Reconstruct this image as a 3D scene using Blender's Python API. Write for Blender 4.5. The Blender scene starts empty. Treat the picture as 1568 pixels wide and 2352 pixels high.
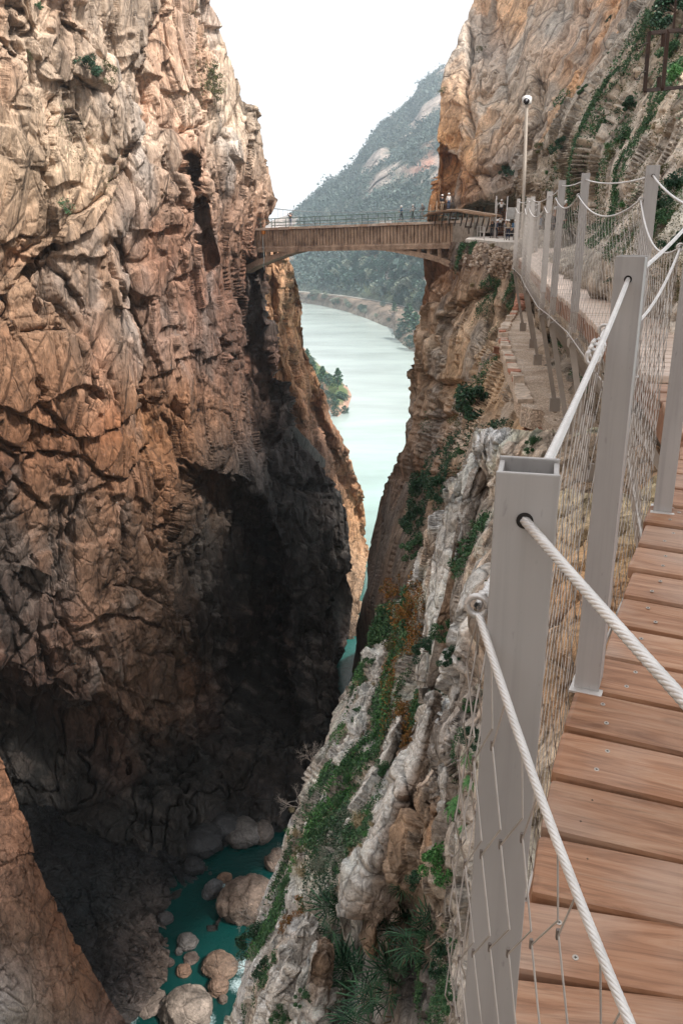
import bpy, bmesh, math, random
import numpy as np
from mathutils import Vector, Matrix, Euler
R = math.radians
SC = bpy.context.scene
COL = SC.collection
# ------------------------------------------------------------------ camera
EYE = 70.0                                   # metres above the river
PITCH = R(18.7); CP, SP = math.cos(PITCH), math.sin(PITCH)
FPX = 2000.0                                 # focal length, in 1568 x 2352 photo units
cam = bpy.data.cameras.new('camera'); camo = bpy.data.objects.new('camera', cam); COL.objects.link(camo)
camo.location = (0, 0, EYE); camo.rotation_euler = (R(90) - PITCH, 0, 0)
cam.sensor_fit = 'VERTICAL'; cam.sensor_height = 36; cam.sensor_width = 24
cam.lens = FPX / 2352 * 36; cam.clip_start = .05; cam.clip_end = 20000
SC.camera = camo
# ------------------------------------------------------------------ world, sun, exposure
SUN_EL, SUN_AZ = R(50), R(125)               # azimuth from +Y, negative = left
w = bpy.data.worlds.new('World'); SC.world = w; w.use_nodes = True
nt = w.node_tree; nt.nodes.clear()
sky = nt.nodes.new('ShaderNodeTexSky'); sky.sky_type = 'NISHITA'; sky.sun_disc = False
sky.sun_elevation = SUN_EL; sky.sun_rotation = SUN_AZ; sky.air_density = 1; sky.dust_density = 3
mx = nt.nodes.new('ShaderNodeMixRGB'); mx.inputs[0].default_value = .9      # thin bright overcast
nt.links.new(sky.outputs[0], mx.inputs[1])
tc = nt.nodes.new('ShaderNodeTexCoord'); nz = nt.nodes.new('ShaderNodeTexNoise'); nz.inputs['Scale'].default_value = 1.3
nt.links.new(tc.outputs['Generated'], nz.inputs['Vector'])
cr = nt.nodes.new('ShaderNodeValToRGB'); cr.color_ramp.elements[0].position = .3; cr.color_ramp.elements[1].position = .75
cr.color_ramp.elements[0].color = (9.2, 9.05, 8.9, 1); cr.color_ramp.elements[1].color = (10.2, 10.05, 9.9, 1)
nt.links.new(nz.outputs[0], cr.inputs[0]); nt.links.new(cr.outputs[0], mx.inputs[2])
bg = nt.nodes.new('ShaderNodeBackground'); bg.inputs[1].default_value = .1
out = nt.nodes.new('ShaderNodeOutputWorld'); nt.links.new(mx.outputs[0], bg.inputs[0]); nt.links.new(bg.outputs[0], out.inputs[0])
sl = bpy.data.lights.new('sun', 'SUN'); sl.energy = 4.6; sl.angle = R(6); sl.color = (1, .95, .88)
so = bpy.data.objects.new('sun', sl); COL.objects.link(so)
sd = Vector((math.sin(SUN_AZ) * math.cos(SUN_EL), math.cos(SUN_AZ) * math.cos(SUN_EL), math.sin(SUN_EL)))
so.rotation_euler = sd.to_track_quat('Z', 'Y').to_euler(); so.location = (0, 0, EYE + 200)
vs = SC.view_settings; SC.display_settings.display_device = 'sRGB'
vs.view_transform = 'Standard'; vs.look = 'None'; vs.exposure = .62; vs.gamma = 1; vs.use_curve_mapping = False
SC.cycles.max_bounces = 4; SC.cycles.diffuse_bounces = 3; SC.cycles.volume_bounces = 2
# ------------------------------------------------------------------ helpers
def WP(x, y, Y):
    """photo point (1568 x 2352 units) at plan distance Y -> world"""
    u = (np.asarray(x, float) - 784) / FPX; v = (np.asarray(y, float) - 1176) / FPX
    t = Y / (CP - v * SP)
    return np.stack([u * t, np.asarray(Y, float) + 0 * t, EYE + (-SP - v * CP) * t], -1)
def WV(x, y, Y): return Vector([float(c) for c in WP(x, y, float(Y))])
def YZ(y, z):
    """plan distance at which photo row y meets height z"""
    v = (y - 1176) / FPX
    return (EYE - z) * (CP - v * SP) / (SP + v * CP)
def WZ(x, y, z): return WV(x, y, YZ(y, z))
def pix(p):
    d = p[1] * CP - (p[2] - EYE) * SP; up = p[1] * SP + (p[2] - EYE) * CP
    return 784 + p[0] / d * FPX, 1176 - up / d * FPX
def sstep(a, b, x):
    t = np.clip((x - a) / (b - a), 0, 1); return t * t * (3 - 2 * t)
def _h(ix, iy, iz, s):
    n = (ix * 73856093) ^ (iy * 19349663) ^ (iz * 83492791) ^ (s * 2654435761 & 0x7fffffff)
    n = n & 0x7fffffff; n = (n ^ (n >> 13)) * 1274126177 & 0x7fffffff; n = (n ^ (n >> 16)) * 668265263 & 0x7fffffff
    return ((n ^ (n >> 15)) & 0xffffff) / float(0xffffff)
def vnoise(P, s=0):
    i = np.floor(P).astype(np.int64); f = P - i; f = f * f * f * (f * (f * 6 - 15) + 10)
    r = 0
    for a in (0, 1):
        for b in (0, 1):
            for c in (0, 1):
                wgt = (f[:, 0] if a else 1 - f[:, 0]) * (f[:, 1] if b else 1 - f[:, 1]) * (f[:, 2] if c else 1 - f[:, 2])
                r = r + wgt * _h(i[:, 0] + a, i[:, 1] + b, i[:, 2] + c, s)
    return r * 2 - 1
def fbm(P, o=4, s=0, g=.5, ridge=False):
    r = 0; a = 1; t = 0
    for k in range(o):
        n = vnoise(P * (2.03 ** k) + 17.3 * k, s + k)
        if ridge: n = 1 - 2 * np.abs(n)
        r = r + a * n; t += a; a *= g
    return r / t
def voro(P, s=0):
    """F1, F2, id random, tilt of the nearest cell"""
    i = np.floor(P).astype(np.int64); n = len(P)
    d1 = np.full(n, 9.); d2 = np.full(n, 9.); idr = np.zeros(n); tl = np.zeros(n)
    for a in (-1, 0, 1):
        for b in (-1, 0, 1):
            for c in (-1, 0, 1):
                j = (i[:, 0] + a, i[:, 1] + b, i[:, 2] + c)
                q = np.stack([j[0] + _h(*j, s), j[1] + _h(*j, s + 1), j[2] + _h(*j, s + 2)], -1)
                v = P - q; d = np.sqrt((v * v).sum(-1)); r = _h(*j, s + 3)
                t = v[:, 0] * (_h(*j, s + 4) - .5) + v[:, 1] * (_h(*j, s + 5) - .5) + v[:, 2] * (_h(*j, s + 6) - .5)
                m = d < d1
                d2 = np.where(m, d1, np.minimum(d2, d)); idr = np.where(m, r, idr); tl = np.where(m, t, tl); d1 = np.where(m, d, d1)
    return d1, d2, idr, tl
def rbf(ctrl, vals, X, Yp, c=50.):
    P = np.array(ctrl, float); V = np.array(vals, float)
    if V.ndim == 1: V = V[:, None]
    n = len(P); A = np.zeros((n + 1, n + 1))
    A[:n, :n] = -np.sqrt(((P[:, None] - P[None]) ** 2).sum(-1) + c * c); A[:n, n] = 1; A[n, :n] = 1
    sol = np.linalg.solve(A, np.vstack([V, np.zeros((1, V.shape[1]))]))
    q = np.stack([X.ravel(), Yp.ravel()], -1); r = np.zeros((len(q), V.shape[1]))
    for k in range(n): r += -np.sqrt(((q - P[k]) ** 2).sum(-1) + c * c)[:, None] * sol[k]
    r += sol[n]
    return r.reshape(X.shape + (V.shape[1],))
def pdist(X, Y, pl):
    """distance to polyline and side (+ = right of the travel direction seen in the photo), param"""
    D = np.full(X.shape, 1e9); S = np.zeros(X.shape); T = np.zeros(X.shape); n = len(pl) - 1
    for k in range(n):
        x0, y0 = pl[k][:2]; x1, y1 = pl[k + 1][:2]; dx, dy = x1 - x0, y1 - y0; L = dx * dx + dy * dy + 1e-9
        t = np.clip(((X - x0) * dx + (Y - y0) * dy) / L, 0, 1); ex = X - x0 - t * dx; ey = Y - y0 - t * dy
        d = np.hypot(ex, ey); s = np.sign(dx * ey - dy * ex); m = d < D
        D = np.where(m, d, D); S = np.where(m, s, S); T = np.where(m, (k + t) / n, T)
    return D, S, T
def inpoly(X, Y, pl):
    c = np.zeros(X.shape, bool); n = len(pl)
    for k in range(n):
        x0, y0 = pl[k]; x1, y1 = pl[(k + 1) % n]
        if y0 == y1: continue
        c ^= ((y0 > Y) != (y1 > Y)) & (X < (x1 - x0) * (Y - y0) / (y1 - y0) + x0)
    return c
def soft(X, Y, pl, w):
    d, _, _ = pdist(X, Y, list(pl) + [pl[0]]); i = inpoly(X, Y, pl)
    return sstep(-w, w, np.where(i, d, -d))
def tag(o, label=None, cat=None, group=None, kind=None):
    if label: o['label'] = label
    if cat: o['category'] = cat
    if group: o['group'] = group
    if kind: o['kind'] = kind
    return o
def empty(name, loc, rz=0, label=None, cat=None, group=None):
    o = bpy.data.objects.new(name, None); COL.objects.link(o); o.location = loc; o.rotation_euler = (0, 0, rz)
    o.empty_display_size = .3
    return tag(o, label, cat, group)
def rawmesh(name, V, F, mat, parent=None, smooth=True, attr=None, uniform=4, matidx=None):
    """V (n,3) array, F (m,k) int array or list of lists"""
    me = bpy.data.meshes.new(name); V = np.asarray(V, np.float32)
    if isinstance(F, np.ndarray):
        m, k = F.shape
        me.vertices.add(len(V)); me.vertices.foreach_set('co', V.ravel())
        me.loops.add(m * k); me.loops.foreach_set('vertex_index', F.ravel().astype(np.int32))
        me.polygons.add(m); me.polygons.foreach_set('loop_start', np.arange(0, m * k, k, dtype=np.int32))
        me.polygons.foreach_set('loop_total', np.full(m, k, np.int32)); me.update(calc_edges=True)
    else:
        me.from_pydata([tuple(map(float, v)) for v in V], [], F)
    me.polygons.foreach_set('use_smooth', np.full(len(me.polygons), smooth))
    for mm in (mat if isinstance(mat, (list, tuple)) else [mat]): me.materials.append(mm)
    if matidx is not None: me.polygons.foreach_set('material_index', np.asarray(matidx, np.int32))
    if attr is not None:
        for an, av in attr.items():
            a = me.color_attributes.new(an, 'FLOAT_COLOR', 'POINT'); b = np.ones((len(V), 4), np.float32); b[:, :3] = av
            a.data.foreach_set('color', b.ravel())
    me.validate()
    o = bpy.data.objects.new(name, me); COL.objects.link(o)
    if parent: o.parent = parent
    return o
class MB:
    """collects simple shapes into one mesh"""
    def __init__(s): s.v = []; s.f = []; s.n = 0; s.cur = 0; s.mi = []
    def add(s, V, F):
        V = [tuple(float(c) for c in p) for p in V]
        s.v += V; s.f += [[i + s.n for i in f] for f in F]; s.n += len(V); s.mi += [s.cur] * len(F)
    def box(s, c, d, rot=None, bev=0):
        x, y, z = [k / 2 for k in d]; M = rot if rot is not None else Matrix.Identity(3)
        if bev <= 0:
            P = [(-x, -y, -z), (x, -y, -z), (x, y, -z), (-x, y, -z), (-x, -y, z), (x, -y, z), (x, y, z), (-x, y, z)]
            Fq = [(0, 3, 2, 1), (4, 5, 6, 7), (0, 1, 5, 4), (1, 2, 6, 5), (2, 3, 7, 6), (3, 0, 4, 7)]
        else:
            bm = bmesh.new(); bmesh.ops.create_cube(bm, size=1)
            for v in bm.verts: v.co = Vector((v.co.x * 2 * x, v.co.y * 2 * y, v.co.z * 2 * z))
            bmesh.ops.bevel(bm, geom=bm.edges[:], offset=bev, segments=2, affect='EDGES', profile=.6)
            bm.verts.ensure_lookup_table(); P = [v.co[:] for v in bm.verts]; Fq = [[v.index for v in f.verts] for f in bm.faces]; bm.free()
        c = Vector(c); s.add([M @ Vector(p) + c for p in P], Fq)
    def bar(s, a, b, w, h, up=(0, 0, 1), bev=0):
        a = Vector(a); b = Vector(b); d = (b - a); L = d.length; d.normalize(); upv = Vector(up)
        sx = d.cross(upv)
        if sx.length < 1e-4: sx = d.cross(Vector((1, 0, 0)))
        sx.normalize(); uz = sx.cross(d); M = Matrix((sx, d, uz)).transposed()
        s.box((a + b) / 2, (w, L, h), M, bev)
    def tube(s, pts, r, n=8, cap=True):
        pts = [Vector(p) for p in pts]; rs = r if isinstance(r, (list, tuple)) else [r] * len(pts); V = []; F = []
        ref = Vector((0, 0, 1)); d0 = (pts[-1] - pts[0]).normalized()
        if abs(d0.z) > .8: ref = Vector((1, 0, 0))
        for i, p in enumerate(pts):
            d = (pts[min(i + 1, len(pts) - 1)] - pts[max(i - 1, 0)]).normalized(); a = d.cross(ref)
            if a.length < 1e-4: a = d.orthogonal()
            a.normalize(); b = d.cross(a)
            for k in range(n):
                t = 2 * math.pi * k / n; V.append(p + rs[i] * (math.cos(t) * a + math.sin(t) * b))
        for i in range(len(pts) - 1):
            for k in range(n):
                k2 = (k + 1) % n; F.append((i * n + k, i * n + k2, (i + 1) * n + k2, (i + 1) * n + k))
        if cap: F.append(tuple(range(n))[::-1]); F.append(tuple((len(pts) - 1) * n + k for k in range(n)))
        s.add(V, F)
    def sphere(s, c, r, seg=10, rings=6):
        c = Vector(c); r = r if isinstance(r, (tuple, list)) else (r, r, r); V = []; F = []
        for i in range(rings + 1):
            th = math.pi * i / rings
            for k in range(seg):
                ph = 2 * math.pi * k / seg; V.append(c + Vector((r[0] * math.sin(th) * math.cos(ph), r[1] * math.sin(th) * math.sin(ph), r[2] * math.cos(th))))
        for i in range(rings):
            for k in range(seg):
                k2 = (k + 1) % seg; F.append((i * seg + k, (i + 1) * seg + k, (i + 1) * seg + k2, i * seg + k2))
        s.add(V, F)
    def prism(s, poly, a, b):
        """poly of (p, q) -> extruded between functions a(p,q) and b(p,q) giving 3-D points"""
        n = len(poly); s.add([a(*p) for p in poly] + [b(*p) for p in poly],
              [tuple(range(n))[::-1], tuple(range(n, 2 * n))] + [(k, (k + 1) % n, n + (k + 1) % n, n + k) for k in range(n)])
    def build(s, name, mat, parent=None, smooth=False):
        me = bpy.data.meshes.new(name); me.from_pydata(s.v, [], s.f)
        for q in (mat if isinstance(mat, (list, tuple)) else [mat]): me.materials.append(q)
        me.polygons.foreach_set('material_index', np.array(s.mi, np.int32)); me.validate()
        if smooth:
            me.polygons.foreach_set('use_smooth', np.full(len(me.polygons), True))
        o = bpy.data.objects.new(name, me); COL.objects.link(o)
        if parent: o.parent = parent; 
        return o
def copy_tree(o, parent=None):
    c = o.copy(); COL.objects.link(c); c.parent = parent
    for ch in list(o.children): copy_tree(ch, c)
    return c
# ------------------------------------------------------------------ materials
def newmat(name):
    m = bpy.data.materials.new(name); m.use_nodes = True; t = m.node_tree
    return m, t, t.nodes['Principled BSDF']
def N(t, kind, **kw):
    n = t.nodes.new(kind)
    for k, v in kw.items():
        if k in n.inputs: n.inputs[k].default_value = v
        else: setattr(n, k, v)
    return n
def mapping(t, scale=(1, 1, 1), rot=(0, 0, 0), obj=True):
    c = N(t, 'ShaderNodeTexCoord'); m = N(t, 'ShaderNodeMapping'); m.inputs['Scale'].default_value = scale; m.inputs['Rotation'].default_value = rot
    t.links.new(c.outputs['Object' if obj else 'Generated'], m.inputs[0]); return m.outputs[0]
def ramp(t, src, stops):
    r = N(t, 'ShaderNodeValToRGB'); e = r.color_ramp.elements
    while len(e) < len(stops): e.new(.5)
    for k, (p, c) in enumerate(stops): e[k].position = p; e[k].color = (c if len(c) == 4 else tuple(c) + (1,)) if isinstance(c, (tuple, list)) else (c, c, c, 1)
    t.links.new(src, r.inputs[0]); return r.outputs[0]
def mixc(t, kind, f, a, b):
    m = N(t, 'ShaderNodeMixRGB', blend_type=kind)
    for i, s in ((0, f), (1, a), (2, b)):
        if hasattr(s, 'links') or hasattr(s, 'is_linked'): t.links.new(s, m.inputs[i])
        else: m.inputs[i].default_value = s if i == 0 else ((tuple(s) + (1,)) if len(s) == 3 else s)
    return m.outputs[0]
def rock_mat(name, size, stretch=(1, 1, .35), rot=(0, 0, 0), bump=.6, rough=.85, crack=.5, spec=.3):
    """size = metres of a block; colour comes from the pigment attribute"""
    m, t, b = newmat(name); L = t.links.new
    at = N(t, 'ShaderNodeAttribute', attribute_name='pig')
    co = mapping(t, tuple(s / size for s in stretch), rot)
    wn = N(t, 'ShaderNodeTexNoise', Scale=1.1, Detail=5); L(co, wn.inputs['Vector'])
    cw = N(t, 'ShaderNodeMixRGB', blend_type='ADD'); cw.inputs[0].default_value = .26; L(co, cw.inputs[1]); L(wn.outputs['Color'], cw.inputs[2])
    n1 = N(t, 'ShaderNodeTexNoise', Scale=2.2, Detail=9, Roughness=.62); L(cw.outputs[0], n1.inputs['Vector'])
    n2 = N(t, 'ShaderNodeTexNoise', Scale=14, Detail=6, Roughness=.7); L(co, n2.inputs['Vector'])
    v1 = N(t, 'ShaderNodeTexVoronoi', feature='DISTANCE_TO_EDGE', Scale=1.6); L(cw.outputs[0], v1.inputs['Vector'])
    v2 = N(t, 'ShaderNodeTexVoronoi', feature='DISTANCE_TO_EDGE', Scale=6); L(cw.outputs[0], v2.inputs['Vector'])
    c = mixc(t, 'MULTIPLY', 1, at.outputs['Color'], ramp(t, n1.outputs[0], [(.28, .42), (.5, .95), (.72, 1.4)]))
    c = mixc(t, 'MULTIPLY', .8, c, ramp(t, n2.outputs[0], [(.33, .5), (.5, 1.), (.66, 1.3)]))
    n3 = N(t, 'ShaderNodeTexNoise', Scale=45, Detail=4, Roughness=.7); L(co, n3.inputs['Vector'])
    c = mixc(t, 'MULTIPLY', .7, c, ramp(t, n3.outputs[0], [(.3, .55), (.48, 1.), (.7, 1.2)]))
    c = mixc(t, 'MULTIPLY', crack, c, ramp(t, v1.outputs[0], [(0, .10), (.014, .6), (.035, 1.)]))
    c = mixc(t, 'MULTIPLY', crack * .6, c, ramp(t, v2.outputs[0], [(0, .25), (.035, 1.), (1, 1.)]))
    nv = N(t, 'ShaderNodeTexVoronoi', Scale=9); L(cw.outputs[0], nv.inputs['Vector']); c = mixc(t, 'MULTIPLY', .55, c, ramp(t, nv.outputs['Color'], [(.1, .62), (.9, 1.2)]))
    L(c, b.inputs['Base Color']); b.inputs['Roughness'].default_value = rough; b.inputs['Specular IOR Level'].default_value = spec
    h = mixc(t, 'ADD', 1, ramp(t, v1.outputs[0], [(0, 0), (.05, .35), (1, .4)]), ramp(t, v2.outputs[0], [(0, 0), (.08, .12), (1, .15)]))
    h = mixc(t, 'ADD', .9, h, n1.outputs[0]); h = mixc(t, 'ADD', .36, h, n2.outputs[0]); h = mixc(t, 'ADD', .13, h, n3.outputs[0])
    bp = N(t, 'ShaderNodeBump', Strength=bump, Distance=size * .22); L(h, bp.inputs['Height']); L(bp.outputs[0], b.inputs['Normal'])
    return m
def plain_mat(name, col, rough=.6, metal=0, var=.25, scale=8, stretch=(1, 1, 1), bump=0, spec=.5, coord=True):
    m, t, b = newmat(name); co = mapping(t, tuple(scale * s for s in stretch))
    n = N(t, 'ShaderNodeTexNoise', Scale=1, Detail=6, Roughness=.6); t.links.new(co, n.inputs['Vector'])
    c = ramp(t, n.outputs[0], [(.3, tuple(k * (1 - var) for k in col)), (.7, tuple(min(1, k * (1 + var)) for k in col))])
    t.links.new(c, b.inputs['Base Color']); b.inputs['Roughness'].default_value = rough; b.inputs['Metallic'].default_value = metal
    b.inputs['Specular IOR Level'].default_value = spec
    if bump:
        bp = N(t, 'ShaderNodeBump', Strength=bump, Distance=.02); t.links.new(n.outputs[0], bp.inputs['Height']); t.links.new(bp.outputs[0], b.inputs['Normal'])
    return m
def leaf_mat(name, cols, rough=.55, scale=3, trans=.0):
    m, t, b = newmat(name); co = mapping(t, (scale,) * 3)
    n = N(t, 'ShaderNodeTexNoise', Scale=1, Detail=3); t.links.new(co, n.inputs['Vector'])
    g = N(t, 'ShaderNodeNewGeometry'); 
    k = mixc(t, 'MIX', .55, n.outputs[0], g.outputs['Random Per Island'])
    st = [(.25 + .5 * i / (len(cols) - 1), c) for i, c in enumerate(cols)]
    t.links.new(ramp(t, k, st), b.inputs['Base Color']); b.inputs['Roughness'].default_value = rough; b.inputs['Specular IOR Level'].default_value = .35
    return m
# ------------------------------------------------------------------ cliffs
def rock_disp(P, s, A, an=(1, 1, .4), rot=None, seed=0, blocks=1., rough=1., cracks=1.):
    """inward/outward relief in metres; s block size, A amplitude"""
    Q = P @ np.array(rot).T if rot is not None else P
    Q = Q * np.array(an) / s
    wv = np.stack([fbm(Q * .9 + 31, 3, seed + 50), fbm(Q * .9 + 57, 3, seed + 60), fbm(Q * .9 + 91, 3, seed + 70)], -1) * .2
    k2 = 1 - sstep(.10, .22, LSP[0] / s); k3 = 1 - sstep(.035, .08, LSP[0] / s)
    d = fbm(Q * .35, 3, seed) * 1.5
    msk = .35 + .65 * sstep(-.25, .3, fbm(Q * .28 + 77, 2, seed + 90)); blocks = blocks * msk; rough = rough * (.5 + .7 * msk)
    f1, f2, r, tl = voro(Q * .8 + wv, seed + 10); e = f2 - f1
    d += blocks * ((r - .5) * .9 + tl * 2.3) * .8 - cracks * .42 * (1 - sstep(0, .08, e))
    f1, f2, r, tl = voro(Q * 2.3 + wv * 1.7 + 5, seed + 20); e = f2 - f1
    d += k2 * (blocks * ((r - .5) * .9 + tl * 2.3) * .27 - cracks * .12 * (1 - sstep(0, .09, e)))
    f1, f2, r, tl = voro(Q * 6.3 + wv * 3 + 9, seed + 30)
    d += k3 * rough * ((r - .5) + tl * 2.4) * .07
    d += k2 * rough * fbm(Q * 3, 4, seed + 5, ridge=True) * .09
    return d * A
def frac(P, s, A, rot=None, seed=0, bed=.5):
    """upright fissures, stepped beds and tilted facets"""
    Q = (P @ np.array(rot).T if rot is not None else P) / s; k = 1 - sstep(.12, .35, LSP[0] / s)
    n_ = fbm(Q * np.array([1, 1, .14]) + 3, 4, seed + 401, .55); a = -.9 * (1 - sstep(0, .045, np.abs(n_)))
    n_ = fbm(Q * np.array([.34, .34, .62]) + 13, 4, seed + 402, .5); a += bed * sstep(-.03, .03, n_) - bed / 2
    f1, f2, r_, tl_ = voro(Q * np.array([1.18, 1.18, .36]), seed + 403); a += ((r_ - .5) * 1.3 + tl_ * 3.2) * .4
    return a * A * k
PATCH = {}
LSP = [0.]
class Patch:
    def __init__(s, name, y0, y1, left, right, ctrl, step=2.3, wrapL=0, wrapR=0, wdepth=25., post=None, dispf=None, pig=None, mat=None, zmin=None, label=None, c=50.):
        ys = np.arange(y0, y1 + step, step); nr = len(ys)
        L = np.interp(ys, [p[1] for p in left], [p[0] for p in left]); Rr = np.interp(ys, [p[1] for p in right], [p[0] for p in right])
        nc = int(np.max(Rr - L) / step) + 2
        tt = np.linspace(0, 1, nc); X = L[:, None] * (1 - tt) + Rr[:, None] * tt; Yp = np.repeat(ys[:, None], nc, 1)
        lg = rbf([(q[0], q[1]) for q in ctrl], [math.log(q[2]) for q in ctrl], X, Yp, c)[..., 0]
        D = np.exp(lg)
        if post: D = post(X, Yp, D)
        G = WP(X, Yp, D)
        gx = np.gradient(G, axis=1); gy = np.gradient(G, axis=0)
        n = np.cross(gy, gx); n /= np.linalg.norm(n, axis=-1, keepdims=True) + 1e-9
        # soften the normals so that relief does not self-intersect at creases
        for _ in range(6):
            n[1:-1] = (n[:-2] + n[1:-1] * 2 + n[2:]) / 4; n[:, 1:-1] = (n[:, :-2] + n[:, 1:-1] * 2 + n[:, 2:]) / 4
        toc = np.array([0, 0, EYE]) - G; toc /= np.linalg.norm(toc, axis=-1, keepdims=True)
        sg = np.sign((n * toc).sum(-1, keepdims=True)); n = n * np.where(sg == 0, 1, sg)
        n = n + toc * .35; n /= np.linalg.norm(n, axis=-1, keepdims=True)
        LSP[0] = np.maximum(np.linalg.norm(gx, axis=-1), np.linalg.norm(gy, axis=-1)).ravel()
        d = dispf(G.reshape(-1, 3), X.ravel(), Yp.ravel()).reshape(X.shape)
        G = G + n * d[..., None]
        pg = pig(G.reshape(-1, 3), X.ravel(), Yp.ravel()).reshape(X.shape + (3,))
        s.X, s.Y, s.G, s.n = X, Yp, G, n; s.ys = ys; s.L = L; s.R = Rr; s.step = step
        # wrap round the silhouettes: real rock going back behind the edge
        def wrap(edge, prev, k):
            cols = []; base = G[:, edge].copy(); prev_ = np.arange(len(base)); rd = base - np.array([0, 0, EYE]); rd /= np.linalg.norm(rd, axis=-1, keepdims=True); rd[:, 2] -= .22; rd /= np.linalg.norm(rd, axis=-1, keepdims=True)
            inn = (G[:, prev] - base); inn /= np.linalg.norm(inn, axis=-1, keepdims=True) + 1e-9
            for j in range(1, k + 1):
                f = j / k; q = base + rd * (wdepth * f ** 1.5) + inn * (wdepth * .25 * f)
                nn = fbm(q / (wdepth * .12), 3, 77)[:, None] * wdepth * .03 * min(1, f * 4); cols.append(q + inn * nn)
            return cols
        cols = [G[:, j] for j in range(nc)]; pc = [pg[:, j] for j in range(nc)]
        if wrapL:
            a = wrap(0, 12, wrapL); cols = a[::-1] + cols; pc = [pg[:, 0]] * wrapL + pc
        if wrapR:
            a = wrap(nc - 1, nc - 13, wrapR); cols = cols + a; pc = pc + [pg[:, -1]] * wrapR
        A = np.stack(cols, 1); C = np.stack(pc, 1); m = A.shape[1]
        idx = np.arange(nr * m).reshape(nr, m)
        F = np.stack([idx[:-1, :-1], idx[1:, :-1], idx[1:, 1:], idx[:-1, 1:]], -1).reshape(-1, 4)
        s.o = rawmesh(name, A.reshape(-1, 3), F, mat, attr={'pig': np.clip(C.reshape(-1, 3), .004, .9)})
        tag(s.o, label, None, None, 'structure'); PATCH[name] = s
    def at(s, x, y, push=0.):
        i = int(np.clip(round((y - s.ys[0]) / s.step), 0, len(s.ys) - 1))
        j = int(np.clip(round((x - s.L[i]) / max(1e-6, s.R[i] - s.L[i]) * (s.X.shape[1] - 1)), 0, s.X.shape[1] - 1))
        return Vector(s.G[i, j] + s.n[i, j] * push), Vector(s.n[i, j])
def cracks_disp(X, Y, lines, w, depth):
    r = np.zeros(X.shape)
    for ln in lines:
        xs = [p[0] for p in ln]; ys = [p[1] for p in ln]
        m = (X > min(xs) - 30) & (X < max(xs) + 30) & (Y > min(ys) - 30) & (Y < max(ys) + 30)
        if not m.any(): continue
        xx, yy = X[m], Y[m]; q = np.stack([xx * .05, yy * .05, xx * 0], -1); jx = 7 * fbm(q, 4, 5, .6); jy = 7 * fbm(q + 30, 4, 6, .6)
        d, sd, t = pdist(xx + jx, yy + jy, ln)
        ww = w * (.6 + .8 * np.abs(np.sin(t * 9 + xs[0])))
        g = np.exp(-(d / ww) ** 2) * .45 + .75 * np.exp(-d / (ww * 9)) * np.where(sd * (1 if xs[0] % 2 < 1 else -1) > 0, 1, .0)
        r[m] = np.maximum(r[m], g * np.minimum(1, np.minimum(t, 1 - t) * 8 + .3))
    return -r * depth
def wetmix(c, k, dark=(.03, .03, .035)): return c * (1 - k[:, None]) + np.array(dark) * k[:, None]
rotz = lambda a: np.array(Euler(a).to_matrix())
# ---- left wall
k6 = .4393
def C6(l): return [(x * k6, y * k6) for x, y in l]
k7 = .549
def C7(l): return [(x * k7, 861 + y * k7) for x, y in l]
LC = [C6(l) for l in [
 [(110,0),(120,200),(130,300)],[(340,50),(320,180),(240,310),(200,360)],[(330,480),(310,620),(250,740),(240,860),(200,930)],[(130,390),(60,520),(50,600)],
 [(700,290),(650,370),(560,470),(540,560),(540,800)],[(780,420),(785,660)],[(720,700),(680,790),(650,900),(560,960),(480,1060),(400,1110),(320,1170),(220,1260),(140,1340),(60,1460),(10,1490)],
 [(950,870),(970,1000),(1000,1150),(1020,1350)],[(10,1500),(60,1640),(100,1780)],[(90,1220),(80,1410)],[(260,1290),(250,1350),(330,1440),(400,1560),(440,1650)],
 [(130,1410),(180,1480),(300,1600),(350,1690),(380,1860),(400,1950),(350,2050)],[(580,1200),(640,1300),(650,1450),(690,1600),(740,1750),(830,1900),(840,2050)],
 [(560,1230),(590,1440),(640,1600)],[(750,1900),(740,2050)],[(660,1605),(770,1600)],[(100,1745),(350,1720)],[(540,150),(590,300),(640,420)],[(860,60),(760,180),(720,290)],
 [(1150,700),(1160,900),(1180,1080)],[(880,800),(930,950),(960,1100)],[(640,940),(700,1010),(740,1150),(770,1300)],[(1040,250),(1050,420),(1110,560)],[(1190,1000),(1080,1090)],
 [(1220,1500),(1200,1620)],[(1150,1720),(1160,1880)],[(900,1500),(920,1700),(950,1900)],[(60,200),(130,310)],[(330,90),(470,220),(520,310)],[(420,450),(400,600),(420,780)],
 [(850,650),(950,700),(1150,620)],[(380,380),(520,470)],[(0,1280),(90,1220),(210,1240)],[(1000,1400),(900,1480),(830,1620)],[(1240,1330),(1250,1560),(1290,1800),(1300,2000)]]]
LC += [C7(l) for l in [[(130,200),(110,310),(60,300),(0,250)],[(600,100),(640,220),(650,290),(590,330),(540,420),(520,520),(470,700)],[(700,160),(760,250),(800,400)],
 [(210,400),(220,600),(200,800),(240,1000),(330,1150)],[(540,600),(520,780),(450,900),(430,960)],[(100,870),(200,930),(300,950)],[(0,300),(80,340),(200,320),(330,340),(420,420),(540,430)],
 [(60,420),(160,520),(210,560)],[(620,660),(710,620)],[(440,880),(560,890),(680,960),(780,1010)],[(420,1000),(540,1010),(700,1060)],[(560,1150),(640,1180),(760,1170)],
 [(500,1300),(620,1360),(760,1380)],[(0,880),(60,1000),(140,1100)],[(1160,100),(1140,300),(1180,420),(1300,500)],[(1170,420),(1200,700),(1180,1000)],[(1050,560),(1100,700),(1080,900)],
 [(850,700),(880,900),(920,1200)],[(1280,950),(1300,1200),(1330,1400)],[(930,420),(1000,480),(1060,640)],[(140,0),(170,120),(260,200),(330,300)],[(640,440),(700,520),(720,600)]]]
lw_left = [(-220, -120), (-220, 2150)]
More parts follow.
